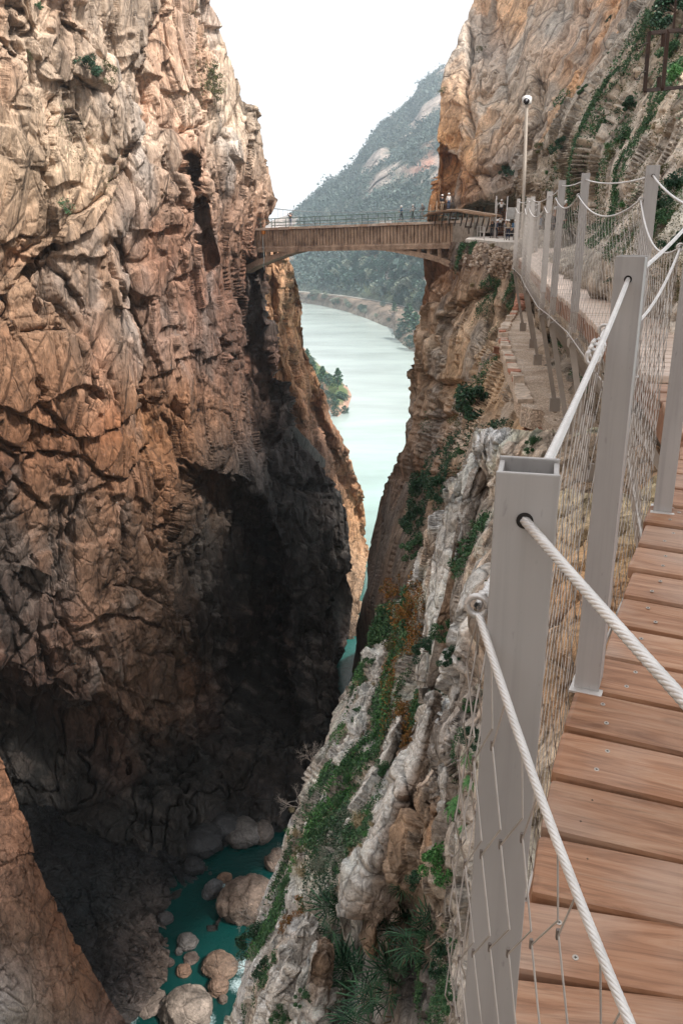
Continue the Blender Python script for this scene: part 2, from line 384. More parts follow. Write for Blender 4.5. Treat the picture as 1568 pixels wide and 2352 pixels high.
lw_right = [(440,-120),(485,0),(512,60),(540,150),(560,200),(598,262),(606,320),(628,400),(638,455),(622,492),(616,512),(598,528),(602,560),(616,590),(617,605),(610,650),(596,708),(608,751),(622,790),(640,900),(660,960),(720,1060),(780,1130),(795,1250),(812,1330),(823,1380),(812,1450),(792,1520),(776,1570),(780,1605),(792,1650),(775,1720),(745,1800),(705,1865),(650,1905),(560,2000),(500,2150)]
lw_ctrl = [(-220,-100,58),(-220,1000,58),(-220,2100,62),(0,0,72),(0,600,73),(0,1200,73),(0,1700,78),(0,2100,88),(300,0,92),(300,600,88),(300,1200,86),(300,1700,86),(300,2000,88),
 (485,0,112),(600,260,121),(630,450,123),(600,520,122),(570,620,119),(590,760,120),(640,920,122),(520,800,108),(500,300,108),(720,1060,124),(790,1150,127),(812,1350,128),(820,1450,126),
 (775,1600,120),(700,1450,117),(600,1200,110),(690,1700,112),(620,1880,97),(500,1900,92),(500,1400,98),(450,1100,95),(500,2150,84),(560,2000,88),(420,400,98)]
REC = [(396,1120),(430,1075),(520,1100),(600,1160),(640,1300),(650,1500),(690,1720),(640,1900),(520,1880),(462,1750),(450,1560),(430,1400),(408,1250)]
def lw_post(X, Y, D):
    wob = (38 * fbm(np.stack([X.ravel() * .012, Y.ravel() * .012, X.ravel() * 0], -1), 4, 66)).reshape(X.shape)
    D = D * (1 + .085 * soft(X + wob, Y, REC, 18))
    D = D * (1 + .05 * soft(X, Y, [(415,350),(440,342),(458,360),(462,420),(455,470),(430,450),(415,400)], 5))
    D = D * (1 + .04 * soft(X, Y, [(430,440),(470,450),(480,520),(500,600),(470,640),(445,560)], 10))
    D = D * (1 + .085 * soft(X, Y + wob, [(-300,1545),(0,1560),(120,1600),(250,1640),(430,1700),(470,1790),(560,1900),(560,2300),(-300,2300)], 22))
    D = D * (1 + .05 * soft(X, Y, [(560,585),(600,600),(590,720),(610,790),(640,900),(640,1000),(600,1040),(575,900),(556,760)], 10))
    wl = np.interp(X, [-300, 420, 480, 520, 620, 660, 705, 760, 790, 822], [1990, 1975, 1930, 1900, 1895, 1895, 1870, 1760, 1640, 1480])
    lim = YZ(Y, np.clip((wl - Y) * .045, -1, 60) + .3); k = sstep(wl - 420, wl - 60, Y)
    D = np.where(k > 0, np.minimum(D, D * (1 - k) + np.minimum(D, lim) * k), D)
    # long steps of the beds
    for ln, a, wd in (([(-200,740),(0,690),(110,560),(200,520),(320,310),(310,200),(330,60),(390,-60)], .022, 26), ([(0,930),(150,1000),(300,960),(330,800),(260,560)], .016, 30), ([(200,330),(150,200),(60,60),(40,-60)], .02, 24), ([(400,1060),(330,930),(300,700),(270,540)], .012, 30)):
        d, sd, t = pdist(X, Y, ln); D = D * (1 + a * np.where(sd > 0, 1, -.0) * np.exp(-d / wd))
    return D
def lw_disp(P, X, Y):
    a = rock_disp(P, 11, 1.5, (1, 1, .45), rotz((.15, -.25, .3)), 3, rough=.8)
    n_ = fbm(P * np.array([.22, .22, .028]) + 3, 4, 401, .55); a -= 1.5 * (1 - sstep(0, .045, np.abs(n_)))           # long upright fissures
    n_ = fbm(P * np.array([.07, .07, .14]) + 13, 4, 402, .5); a += .7 * sstep(-.02, .02, n_) - .3      # stepped beds
    f1, f2, r_, tl_ = voro(P @ rotz((.1, .35, .2)).T * np.array([.26, .26, .07]), 403); a += ((r_ - .5) * 1.3 + tl_ * 3.2) * .55
    fine = sstep(480, 900, X * .9 + Y * .35)
    a += fine * rock_disp(P, 2.8, .5, (1, 1, .8), rotz((.2, -.3, .2)), 8, rough=1.)
    a += cracks_disp(X, Y, LC, 1.8, 1.3)
    return a
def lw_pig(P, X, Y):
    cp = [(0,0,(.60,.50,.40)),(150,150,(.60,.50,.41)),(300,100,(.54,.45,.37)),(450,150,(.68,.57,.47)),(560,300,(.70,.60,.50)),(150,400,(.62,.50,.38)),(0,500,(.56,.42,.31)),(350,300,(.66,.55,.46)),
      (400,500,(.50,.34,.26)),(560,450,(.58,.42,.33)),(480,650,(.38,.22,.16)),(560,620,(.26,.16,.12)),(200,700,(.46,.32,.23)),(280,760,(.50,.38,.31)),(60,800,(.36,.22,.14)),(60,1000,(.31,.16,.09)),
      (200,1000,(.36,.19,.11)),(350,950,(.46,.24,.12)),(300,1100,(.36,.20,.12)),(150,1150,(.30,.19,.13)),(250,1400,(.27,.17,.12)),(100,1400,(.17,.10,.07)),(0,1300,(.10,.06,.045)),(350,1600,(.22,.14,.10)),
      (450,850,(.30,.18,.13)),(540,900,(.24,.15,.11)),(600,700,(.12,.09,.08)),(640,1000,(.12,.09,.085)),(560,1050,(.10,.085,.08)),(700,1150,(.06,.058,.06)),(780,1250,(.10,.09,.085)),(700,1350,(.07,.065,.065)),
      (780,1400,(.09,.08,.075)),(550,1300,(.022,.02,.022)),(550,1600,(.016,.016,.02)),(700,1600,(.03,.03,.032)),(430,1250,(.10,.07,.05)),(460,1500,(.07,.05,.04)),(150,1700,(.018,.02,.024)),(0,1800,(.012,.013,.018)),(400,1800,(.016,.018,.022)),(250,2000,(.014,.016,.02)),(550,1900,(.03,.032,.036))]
    wx = 95 * fbm(P * np.array([.12, .12, .035]) + 61, 4, 71, .6); wy = 110 * fbm(P * np.array([.10, .10, .04]) + 81, 4, 72, .6); kq = sstep(650, 950, Y)      # gorge shade painted in with the wet dark rock, ragged edged along the beds
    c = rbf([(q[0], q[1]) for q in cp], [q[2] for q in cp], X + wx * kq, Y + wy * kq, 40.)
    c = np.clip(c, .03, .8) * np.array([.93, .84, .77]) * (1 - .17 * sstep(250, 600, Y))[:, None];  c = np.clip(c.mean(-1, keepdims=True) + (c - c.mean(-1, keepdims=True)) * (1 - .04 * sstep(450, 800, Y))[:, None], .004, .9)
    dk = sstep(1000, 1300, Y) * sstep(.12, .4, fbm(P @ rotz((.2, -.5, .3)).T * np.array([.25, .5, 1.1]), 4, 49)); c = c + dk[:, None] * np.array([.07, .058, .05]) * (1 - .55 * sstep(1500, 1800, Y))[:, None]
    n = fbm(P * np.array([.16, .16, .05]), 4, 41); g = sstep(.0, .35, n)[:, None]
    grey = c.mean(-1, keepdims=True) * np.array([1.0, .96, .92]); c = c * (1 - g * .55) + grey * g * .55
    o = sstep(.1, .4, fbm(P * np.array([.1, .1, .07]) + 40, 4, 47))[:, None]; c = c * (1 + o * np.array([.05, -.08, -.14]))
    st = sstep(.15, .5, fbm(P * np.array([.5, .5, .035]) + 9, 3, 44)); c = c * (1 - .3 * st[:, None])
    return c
M_left = rock_mat('left_wall_rock', 7.5, (1, 1, .4), (.3, .3, .3), bump=.7, crack=.55)
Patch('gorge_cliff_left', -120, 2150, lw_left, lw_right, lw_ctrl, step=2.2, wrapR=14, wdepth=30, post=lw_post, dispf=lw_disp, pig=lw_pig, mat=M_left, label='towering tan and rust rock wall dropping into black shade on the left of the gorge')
# ---- sunlit spur beyond the bridge on the left bank
sp_left = [(520, 560), (520, 1000), (600, 1100), (700, 1300), (740, 1700)]
sp_right = [(640,560),(662,600),(684,655),(692,720),(696,800),(720,850),(748,905),(765,960),(800,1040),(812,1080),(832,1130),(840,1200),(852,1255),(842,1300),(826,1370),(822,1480),(800,1600),(780,1700)]
sp_ctrl = [(520,560,132),(640,600,140),(690,700,150),(600,700,136),(610,900,140),(700,820,152),(700,1000,150),(765,960,162),(830,1130,172),(850,1255,176),(780,1200,165),(826,1380,150),(815,1500,135),(790,1650,128),(700,1300,150),(740,1700,126)]
def sp_post(X, Y, D):
    for ln, a, wd in (([(650,600),(640,760),(670,900),(700,1010)], -.02, 20), ([(668,640),(690,800),(735,960),(790,1090),(820,1180)], .02, 14)):
        d, sd, t = pdist(X, Y, ln); D = D * (1 + a * np.exp(-(d / wd) ** 2))
    return D
def sp_disp(P, X, Y): return frac(P, 3.5, .9, rotz((.1, .1, .2)), 21) + rock_disp(P, 5.5, 1.3, (1.3, 1.3, .30), rotz((.1, .25, .2)), 21, rough=1.3) + cracks_disp(X, Y, [[(668,690),(672,800),(690,900)],[(640,740),(660,880),(700,1000),(735,1100)],[(720,900),(760,1010),(800,1120)],[(630,640),(640,720),(622,860)]], 3, 2.5)
def sp_pig(P, X, Y):
    cp = [(620,640,(.62,.44,.30)),(660,760,(.66,.45,.29)),(640,900,(.52,.31,.18)),(720,950,(.45,.28,.19)),(760,1050,(.34,.23,.17)),(820,1180,(.50,.33,.20)),(700,1100,(.14,.10,.09)),(835,1300,(.44,.34,.24)),(800,1500,(.1,.09,.08)),(560,800,(.1,.08,.07))]
    c = rbf([(q[0], q[1]) for q in cp], [q[2] for q in cp], X, Y, 30.)
    st = sstep(.1, .5, fbm(P * np.array([.4, .4, .05]), 3, 14)); return np.clip(c, .02, .8) * np.array([.88, .72, .62]) * (1 - .35 * st[:, None])
Patch('gorge_cliff_left_spur', 560, 1700, sp_left, sp_right, sp_ctrl, step=2.2, wrapR=10, wdepth=30, post=sp_post, dispf=sp_disp, pig=sp_pig, mat=rock_mat('spur_rock', 4.5, (1, 1, .3), (.1, .25, .2), bump=.8), label='bright orange rock spur standing behind the left end of the bridge')
# ---- near red rock in the bottom left corner
nl_right = [(-10,1660),(0,1735),(30,1810),(60,1890),(76,1960),(98,2010),(150,2120),(190,2190),(240,2270),(290,2345),(330,2480)]
def nl_pig(P, X, Y):
    return nl_pig0(P, X, Y) * .62
def nl_pig0(P, X, Y):
    cp = [(0,1800,(.34,.17,.10)),(40,2000,(.32,.17,.11)),(100,2150,(.30,.16,.10)),(0,2300,(.50,.44,.40)),(60,2330,(.46,.37,.31)),(150,2300,(.30,.17,.11)),(260,2345,(.2,.12,.09)),(0,2150,(.34,.22,.16))]
    return np.clip(rbf([(q[0], q[1]) for q in cp], [q[2] for q in cp], X, Y, 30.), .02, .8)
Patch('gorge_cliff_near_left', 1640, 2480, [(-260, 1600), (-260, 2500)], nl_right, [(-260,1700,38),(-260,2400,36),(0,1740,46),(60,1900,46),(100,2010,46),(190,2190,46),(290,2345,46),(0,2100,42),(60,2300,40)], step=2.2, wrapR=10, wdepth=14,
      dispf=lambda P, X, Y: frac(P, 1.8, .3, rotz((.1, -.4, 0)), 61) + rock_disp(P, 3.2, .45, (1, 1, .6), rotz((.2, .4, .1)), 61), pig=nl_pig, mat=rock_mat('near_left_rock', 3, (1, 1, .6), (.2, .4, .1), bump=.6), label='reddish brown rock buttress filling the bottom left corner')
# ---- layered slabs on the left bank of the pool
def bank_disp(P, X, Y): return frac(P, 2.2, .55, rotz((.3, -.9, .5)), 71) + rock_disp(P, 4.5, .9, (.45, 1, 1.6), rotz((.3, -.75, .5)), 71, rough=1.4)
def bank_pig(P, X, Y):
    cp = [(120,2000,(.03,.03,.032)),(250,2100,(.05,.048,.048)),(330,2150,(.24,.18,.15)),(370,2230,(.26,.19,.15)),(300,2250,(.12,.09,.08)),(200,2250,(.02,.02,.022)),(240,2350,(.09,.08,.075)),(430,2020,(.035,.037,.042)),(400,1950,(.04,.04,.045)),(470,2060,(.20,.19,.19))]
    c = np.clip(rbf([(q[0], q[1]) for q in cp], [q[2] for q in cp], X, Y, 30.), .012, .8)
    st = sstep(.0, .4, fbm(P @ rotz((.3, -.75, .5)).T * np.array([.25, 1.2, 2.4]), 3, 74)); return .55 * c * (1 - .5 * st[:, None])  # bank pigment darkened overall to deepen the gorge shade
Patch('river_bank_rocks', 1840, 2440, [(20, 1840), (20, 2440)], [(395,1840),(420,1890),(470,1960),(500,2040),(505,2062),(440,2085),(375,2105),(388,2180),(382,2260),(345,2300),(300,2350),(290,2440)],
      [(20,1840,84),(200,1840,88),(395,1840,93),(20,2440,52),(150,2200,64),(300,2352,57.5),(385,2250,64.5),(380,2110,73.5),(300,2150,69),(430,1960,82),(500,2045,77.5),(300,2000,77),(130,2000,74),(290,2440,53)], step=2.2, wrapR=8, wdepth=5,
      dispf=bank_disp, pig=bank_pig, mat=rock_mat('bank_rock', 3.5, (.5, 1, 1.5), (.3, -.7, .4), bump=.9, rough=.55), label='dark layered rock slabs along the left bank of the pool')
# ---- right wall above the river
r1_left = [(1040,540),(1034,612),(1000,655),(985,690),(968,760),(957,830),(948,880),(932,950),(922,1010),(900,1080),(872,1160),(866,1190),(850,1245),(845,1290),(842,1350),(828,1390),(820,1450),(818,1490),(806,1560),(796,1640),(770,1800)]
r1_right = [(1230,540),(1230,620),(1330,690),(1900,790),(1900,1300),(1600,1800)]
r1_ctrl = [(1040,540,88),(1034,612,88),(985,690,92),(957,830,96),(932,950,100),(900,1080,106),(866,1190,112),(845,1300,118),(820,1450,122),(800,1600,118),(770,1800,105),(1130,560,72),(1230,560,62),(1230,620,46),
 (1100,640,73),(1180,640,60),(1150,760,46),(1060,760,74),(1190,780,29),(1000,900,84),(1080,880,52),(1140,860,30),(1150,960,19.5),(1090,960,30),(1020,1000,58),(1000,1150,50),(940,1150,78),(1060,1060,28),(900,1300,72),(860,1400,84),
 (1200,1040,15),(1290,720,30),(1300,900,15),(1400,900,12),(1480,1200,11),(1300,1400,14),(1000,1500,40),(900,1700,60),(1600,760,9.5),(1900,900,8),(1700,1100,7.5),(1900,1300,6.5)]
def r1_post(X, Y, D):
    for ln, a, wd, right in (([(1140,590),(1100,640),(1060,760),(1020,900),(985,1010),(960,1100)], -.035, 30, 1), ([(1060,630),(1010,720),(980,830),(955,960),(925,1060)], -.02, 20, 1), ([(1170,640),(1150,760),(1100,830),(1080,900)], .02, 18, 1)):
        d, sd, t = pdist(X, Y, ln); D = D * (1 + a * np.exp(-(d / wd)))
    return D
RC = [[(1155,830),(1120,800),(1130,700),(1150,640)],[(1000,740),(1060,700),(1120,640)],[(970,850),(1010,880),(1050,870)],[(1000,920),(1010,1000),(980,1060)],[(1060,1000),(1010,1030),(980,1100)],[(930,1000),(950,1060),(925,1120)],[(975,700),(1010,690),(1040,640)],[(960,960),(1000,950),(1040,940)]]
def r1_disp(P, X, Y):
    s = sstep(15, 60, P[:, 1]); near = rock_disp(P, 1.6, .28, (1, 1, .6), rotz((.3, .5, .2)), 33); far = rock_disp(P, 8, 1.15, (1, 1, .7), rotz((.1, -.5, 0)), 31, blocks=.7)
    near += frac(P, 1.1, .2, rotz((.1, -.3, .2)), 33); far += frac(P, 4.2, .95, rotz((0, -.35, 0)), 31); far = far * (1 - .6 * sstep(1050, 1180, Y) * sstep(960, 920, X))
    return near * (1 - s) + far * s + cracks_disp(X, Y, RC, 2.0, 1.2) * s
def r1_pig(P, X, Y):
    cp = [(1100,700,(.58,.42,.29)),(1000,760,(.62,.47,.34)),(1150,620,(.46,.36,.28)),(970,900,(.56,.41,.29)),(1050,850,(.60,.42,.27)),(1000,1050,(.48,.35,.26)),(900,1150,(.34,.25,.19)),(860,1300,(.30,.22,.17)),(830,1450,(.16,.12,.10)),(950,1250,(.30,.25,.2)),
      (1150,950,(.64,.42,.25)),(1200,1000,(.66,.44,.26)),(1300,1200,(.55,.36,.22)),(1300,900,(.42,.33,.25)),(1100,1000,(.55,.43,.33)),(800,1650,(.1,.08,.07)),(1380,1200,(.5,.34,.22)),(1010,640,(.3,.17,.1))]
    c = np.clip(rbf([(q[0], q[1]) for q in cp], [q[2] for q in cp], X, Y, 40.), .02, .8)
    st = sstep(.05, .5, fbm(P * np.array([.5, .5, .06]), 3, 14)); c = c * (1 - .3 * st[:, None])
    g = sstep(.05, .3, fbm(P * .12 + 5, 3, 19))[:, None]; grey = c.mean(-1, keepdims=True) * np.array([1.02, .97, .9]); return c * (1 - g * .6) + grey * g * .6
M_right = rock_mat('right_wall_rock', 5.5, (1, 1, .5), (.3, .4, .2), bump=.55, crack=.5)
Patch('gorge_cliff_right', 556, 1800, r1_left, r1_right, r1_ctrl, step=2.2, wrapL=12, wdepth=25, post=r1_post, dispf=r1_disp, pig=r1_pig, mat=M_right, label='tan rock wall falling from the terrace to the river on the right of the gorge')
# ---- rock buttress under the right end of the bridge
Patch('gorge_cliff_under_bridge', 560, 860, [(975,560),(974,640),(968,700),(962,760),(955,860)], [(1090,560),(1090,860)], [(975,560,112),(970,700,113),(960,860,114),(1090,560,104),(1090,860,104)], step=2.4, wrapL=8, wdepth=14,
      dispf=lambda P, X, Y: rock_disp(P, 4.5, .9, (1, 1, .35), rotz((.1, .2, .2)), 35), pig=lambda P, X, Y: np.clip(np.array([.40, .22, .13]) * (1 - .4 * sstep(0, .4, fbm(P * np.array([.4, .4, .06]), 3, 5)))[:, None], 0, 1),
      mat=M_right, label='dark orange rock pillar under the right end of the bridge')
# ---- tall orange face above the right end of the bridge
r5_left = [(1110,-120),(1090,0),(1062,60),(1050,90),(1022,150),(1012,200),(1010,260),(1006,340),(1004,400),(998,440),(990,480),(986,500),(1000,560),(1030,620)]
r5_right = [(1640,-120),(1560,0),(1520,100),(1420,300),(1320,500),(1280,620)]
r5_ctrl = [(1110,-120,128),(1090,0,126),(1020,150,120),(1006,400,112),(990,490,110),(1100,490,104),(1190,450,96),(1200,200,102),(1350,0,95),(1450,50,80),(1300,250,86),(1250,500,90),(1640,-120,75),(1100,560,116),(1180,545,106),(1130,545,112),(1030,620,116),(1100,200,112),(1280,620,88)]
def r5_post(X, Y, D):
    D = D * (1 + .035 * soft(X, Y, [(1012,330),(1045,380),(1062,470),(1030,500),(1000,480),(1005,400)], 5))
    D = D * (1 + .05 * soft(X, Y, [(1040,490),(1100,470),(1150,478),(1180,460),(1190,500),(1190,560),(1040,540)], 6))
    for ln, a, wd in (([(1110,-60),(1120,100),(1105,250),(1130,400),(1150,470)], .016, 14), ([(1205,-40),(1200,140),(1215,260),(1180,340),(1170,430)], -.014, 22), ([(1290,-40),(1280,100),(1250,240)], .014, 16)):
        d, sd, t = pdist(X, Y, ln); D = D * (1 + a * np.exp(-(d / wd)))
    return D
def r5_disp(P, X, Y): return frac(P, 7, .7, None, 81, .5) + rock_disp(P, 10, 1.0, (1.3, 1.3, .3), rotz((0, 0, .2)), 81, blocks=.6, rough=.6) + cracks_disp(X, Y, [[(1075,60),(1060,200),(1070,330)],[(1215,150),(1220,260),(1180,350)],[(1330,0),(1320,120),(1260,250)],[(1140,0),(1150,200),(1135,300)],[(1050,300),(1060,380),(1100,440)],[(1090,390),(1150,380),(1170,430)]], 3, 2.0)
def r5_pig(P, X, Y):
    cp = [(1050,150,(.50,.36,.26)),(1080,350,(.60,.36,.20)),(1120,100,(.48,.38,.31)),(1180,50,(.60,.38,.23)),(1230,200,(.52,.40,.30)),(1300,150,(.66,.38,.21)),(1250,60,(.44,.37,.31)),(1400,30,(.62,.36,.20)),(1150,380,(.36,.31,.27)),(1220,350,(.60,.40,.26)),(1030,420,(.52,.26,.12)),(1100,480,(.34,.24,.17)),(1200,480,(.5,.34,.22))]
    c = np.clip(rbf([(q[0], q[1]) for q in cp], [q[2] for q in cp], X, Y, 30.), .02, .8)
    st = sstep(-.05, .25, fbm(P * np.array([.30, .30, .012]), 4, 84))[:, None]; grey = np.array([.40, .37, .33]); return np.clip(1.22 * (c * (1 - st * .6) + grey * st * .6), 0, .85)
Patch('gorge_cliff_upper_right', -120, 620, r5_left, r5_right, r5_ctrl, step=2.2, wrapL=10, wdepth=30, post=r5_post, dispf=r5_disp, pig=r5_pig, mat=rock_mat('orange_face_rock', 7, (1, 1, .6), (0, 0, 0), bump=.7, crack=.6), label='tall orange and grey streaked rock face above the right end of the bridge')
# ---- slabs rising to the right of the boardwalk
r4_left = [(1500,-120),(1482,0),(1455,70),(1420,120),(1350,200),(1290,270),(1250,330),(1205,400),(1192,450),(1191,560),(1206,600),(1240,660),(1290,720),(1420,860)]
r4_right = [(1800,-120),(1800,860)]
r4_ctrl = [(1500,-120,70),(1482,0,60),(1420,120,52),(1350,200,52),(1250,330,56),(1190,450,70),(1190,520,76),(1240,545,74),(1300,545,64),(1300,500,58),(1240,560,48),(1300,560,46),(1345,540,34),(1350,565,22),(1240,590,25),(1300,590,21),(1240,620,22),(1400,590,11.5),(1450,610,9.2),(1530,640,7.6),(1600,650,6.6),(1480,480,11.5),
 (1400,400,22),(1300,400,48),(1240,470,66),(1400,250,34),(1480,150,30),(1500,330,15),(1560,250,13),(1568,100,20),(1560,0,28),(1568,420,9.5),(1700,300,9),(1800,-120,22),(1800,600,5.5),(1420,860,9.5),(1800,860,5.),(1520,760,7.6),(1400,700,11),(1440,500,14),(1290,720,17),(1350,480,36)]
FIN4 = [([(1575,170),(1510,260),(1470,340),(1400,480),(1350,590)], .10, 34, 60), ([(1500,20),(1440,140),(1370,260),(1310,370),(1280,420)], .07, 40, 30), ([(1600,300),(1540,370),(1480,470),(1430,560)], .10, 34, 40), ([(1460,230),(1400,330),(1340,430)], .07, 24, 26), ([(1380,220),(1300,330),(1230,430),(1200,470)], .05, 20, 22), ([(1600,430),(1560,520),(1520,600)], .10, 26, 30)]
FIN3 = [([(1165,990),(1092,1030),(1040,1120),(1000,1230),(975,1380),(950,1450)], .20, 34, 110), ([(1125,1330),(1075,1430),(1030,1560),(1000,1640),(960,1730),(900,1820),(850,1920),(790,2040),(770,2080)], .22, 34, 110),
 ([(1000,1600),(940,1720),(890,1790)], .05, 16, 18), ([(1180,1170),(1120,1240),(1100,1350)], .10, 22, 40), ([(1080,1900),(1060,2100),(1050,2352)], .12, 20, 60), ([(880,1430),(840,1540),(800,1660),(770,1740)], .08, 26, 24),
 ([(930,1560),(880,1650),(830,1740),(760,1850),(700,1950)], .07, 20, 26), ([(700,1960),(660,2080),(620,2180),(580,2300),(560,2400)], .10, 26, 30), ([(740,2110),(680,2200),(640,2300),(610,2400)], .10, 26, 34), ([(830,1700),(790,1780),(740,1850),(720,1900)], .05, 14, 18),
 ([(640,2140),(620,2200),(600,2260)], .06, 16, 20),([(850,1600),(800,1700),(745,1800),(690,1900),(650,1990)], .05, 18, 18)]
SIDE = [None]
def fins(X, Y, D, F, prof=1.1):
    K = np.zeros(X.shape); SD = np.zeros(X.shape)
    q = np.stack([X.ravel() * .022, Y.ravel() * .022, X.ravel() * 0], -1); jx = (10 * fbm(q, 5, 15, .55)).reshape(X.shape); jy = (9 * fbm(q + 30, 5, 16, .55)).reshape(X.shape)
    for ln, a, wl, wr in F:
        d, sd, t = pdist(X + jx, Y + jy, ln)
        # lines run downward in the photo; with +y down the right hand of travel is the photo's left
        a = a * .42; wl = wl * 1.9
        k = np.where(sd > 0, np.clip(1 - d / wl, 0, 1) ** prof, np.sqrt(np.clip(1 - (d / wr) ** 2, 0, 1)))
        kk = a * k * np.minimum(1, np.minimum(t, 1 - t) * 7 + .45); SD = np.where(kk > K, np.where(sd > 0, k, -np.minimum(1, d / (wr * .25))), SD); K = np.maximum(K, kk)
    SIDE[0] = SD.ravel(); return D * (1 - K)
def r4_disp(P, X, Y):
    s = sstep(9, 35, P[:, 1]); return (1 - s) * frac(P, 1.2, .22, rotz((0, -.75, 0)), 91) + s * frac(P, 3.4, .6, rotz((0, -.7, 0)), 92) + (1 - s) * rock_disp(P, 1.9, .24, (1, 1, .6), rotz((0, -.75, 0)), 91, blocks=.7) + s * rock_disp(P, 6, .9, (1.1, 1.1, .5), rotz((0, -.7, 0)), 92, blocks=.7)
def r4_pig(P, X, Y):
    cp = [(1480,60,(.36,.31,.26)),(1400,200,(.40,.34,.28)),(1300,350,(.38,.33,.27)),(1230,440,(.36,.30,.24)),(1520,250,(.58,.48,.38)),(1480,350,(.50,.43,.36)),(1540,420,(.64,.55,.47)),(1480,520,(.62,.53,.45)),(1400,520,(.50,.44,.37)),(1350,430,(.36,.31,.26)),(1560,100,(.35,.28,.2)),(1560,560,(.66,.58,.5)),(1300,560,(.42,.36,.3))]
    c = np.clip(rbf([(q[0], q[1]) for q in cp], [q[2] for q in cp], X, Y, 30.), .02, .8)
    st = sstep(.0, .5, fbm(P * np.array([.5, .5, .12]), 3, 94)); return np.clip(c * 1.35 * (1 - .2 * st[:, None]), 0, .85)
M_slab = rock_mat('slab_rock', 2.6, (1, 1, .8), (.4, .5, .3), bump=.6, crack=.5)
Patch('gorge_slope_right', -120, 860, r4_left, r4_right, r4_ctrl, step=2.2, wrapL=8, wdepth=12, post=lambda X, Y, D: fins(X, Y, D, FIN4), dispf=r4_disp, pig=r4_pig, mat=M_slab, label='grey slabby rock slope rising to the right of the boardwalk')
# ---- pale fins and ledges under the boardwalk
r3_left = [(1100,985),(1085,1035),(1030,1120),(1010,1180),(990,1260),(960,1320),(925,1370),(880,1420),(868,1480),(830,1530),(800,1590),(782,1630),(745,1710),(728,1760),(700,1820),(680,1900),(650,1970),(620,2060),(594,2130),(572,2210),(545,2290),(524,2352),(500,2480)]
r3_right = [(1420,985),(1900,1150),(2000,2480)]
r3_ctrl = [(1100,985,13.5),(1030,1120,20),(990,1260,25),(925,1370,34),(868,1480,45),(800,1590,56),(745,1710,46),(700,1820,38),(650,1970,31),(594,2130,26),(545,2290,21.5),(500,2480,19),(1130,1030,12.5),(1080,1250,12.5),(1100,1400,7.6),
 (1000,1500,17),(930,1560,24),(900,1700,22),(850,1600,36),(800,1750,27),(800,2080,11.8),(900,1900,9.8),(1000,1750,8.6),(1060,1700,6.4),(1060,2000,5.2),(1050,2352,4.2),(850,2352,8.4),(900,2200,8.6),(650,2250,14.5),(700,1950,22),(760,1900,17),(720,2060,15.5),(1300,1400,5.2),(1250,1700,4.4),(1250,1100,9.3),(1400,1000,9.5),(1500,1500,4.2),(1450,2480,2.9),(700,2400,11),(1900,1200,6),(1900,1600,4.2),(1800,2000,3.4),(2000,2480,2.8),(1000,2150,6.2),(1200,2480,3.4)]
def r3_post(X, Y, D):
    D = fins(X, Y, D, FIN3)
    D = D * (1 + .16 * soft(X, Y, [(700,2100),(800,2040),(900,2080),(960,2040),(1050,2100),(1070,2400),(700,2420),(690,2250)], 26))
    D = D * (1 + .06 * soft(X, Y, [(990,1760),(1010,1800),(1010,1900),(1060,1900),(1090,1780),(1060,1740),(1020,1720)], 8))
    return D
CR3 = [[(1010,1620),(1000,1700),(1000,1760),(995,1850)],[(925,1760),(945,1850),(935,1950),(905,2020)],[(1005,1780),(1002,1900),(990,1950)],[(1050,1150),(1060,1250),(1040,1330)],[(1085,1400),(1060,1480),(1040,1560),(1035,1650)],[(860,1840),(880,1900),(870,1990)],
  [(1060,1760),(1050,1830),(1080,1870)],[(1130,1090),(1100,1180),(1090,1260)],[(1060,2000),(1030,2080),(1040,2180)],[(640,2200),(660,2280),(640,2380)],[(700,2160),(690,2220)]]
def r3_disp(P, X, Y):
    s = sstep(7, 26, P[:, 1]); return (1 - s) * frac(P, .8, .12, rotz((.1, -.6, 0)), 101) + s * frac(P, 1.7, .3, rotz((.1, -.6, 0)), 102) + (1 - s) * rock_disp(P, 1.3, .15, (1, 1, .65), rotz((.1, -.6, 0)), 101, blocks=.7) + s * rock_disp(P, 2.6, .45, (1.1, 1.1, .6), rotz((.1, -.6, 0)), 102, rough=1.4) + cracks_disp(X, Y, CR3, 2.4, .22)
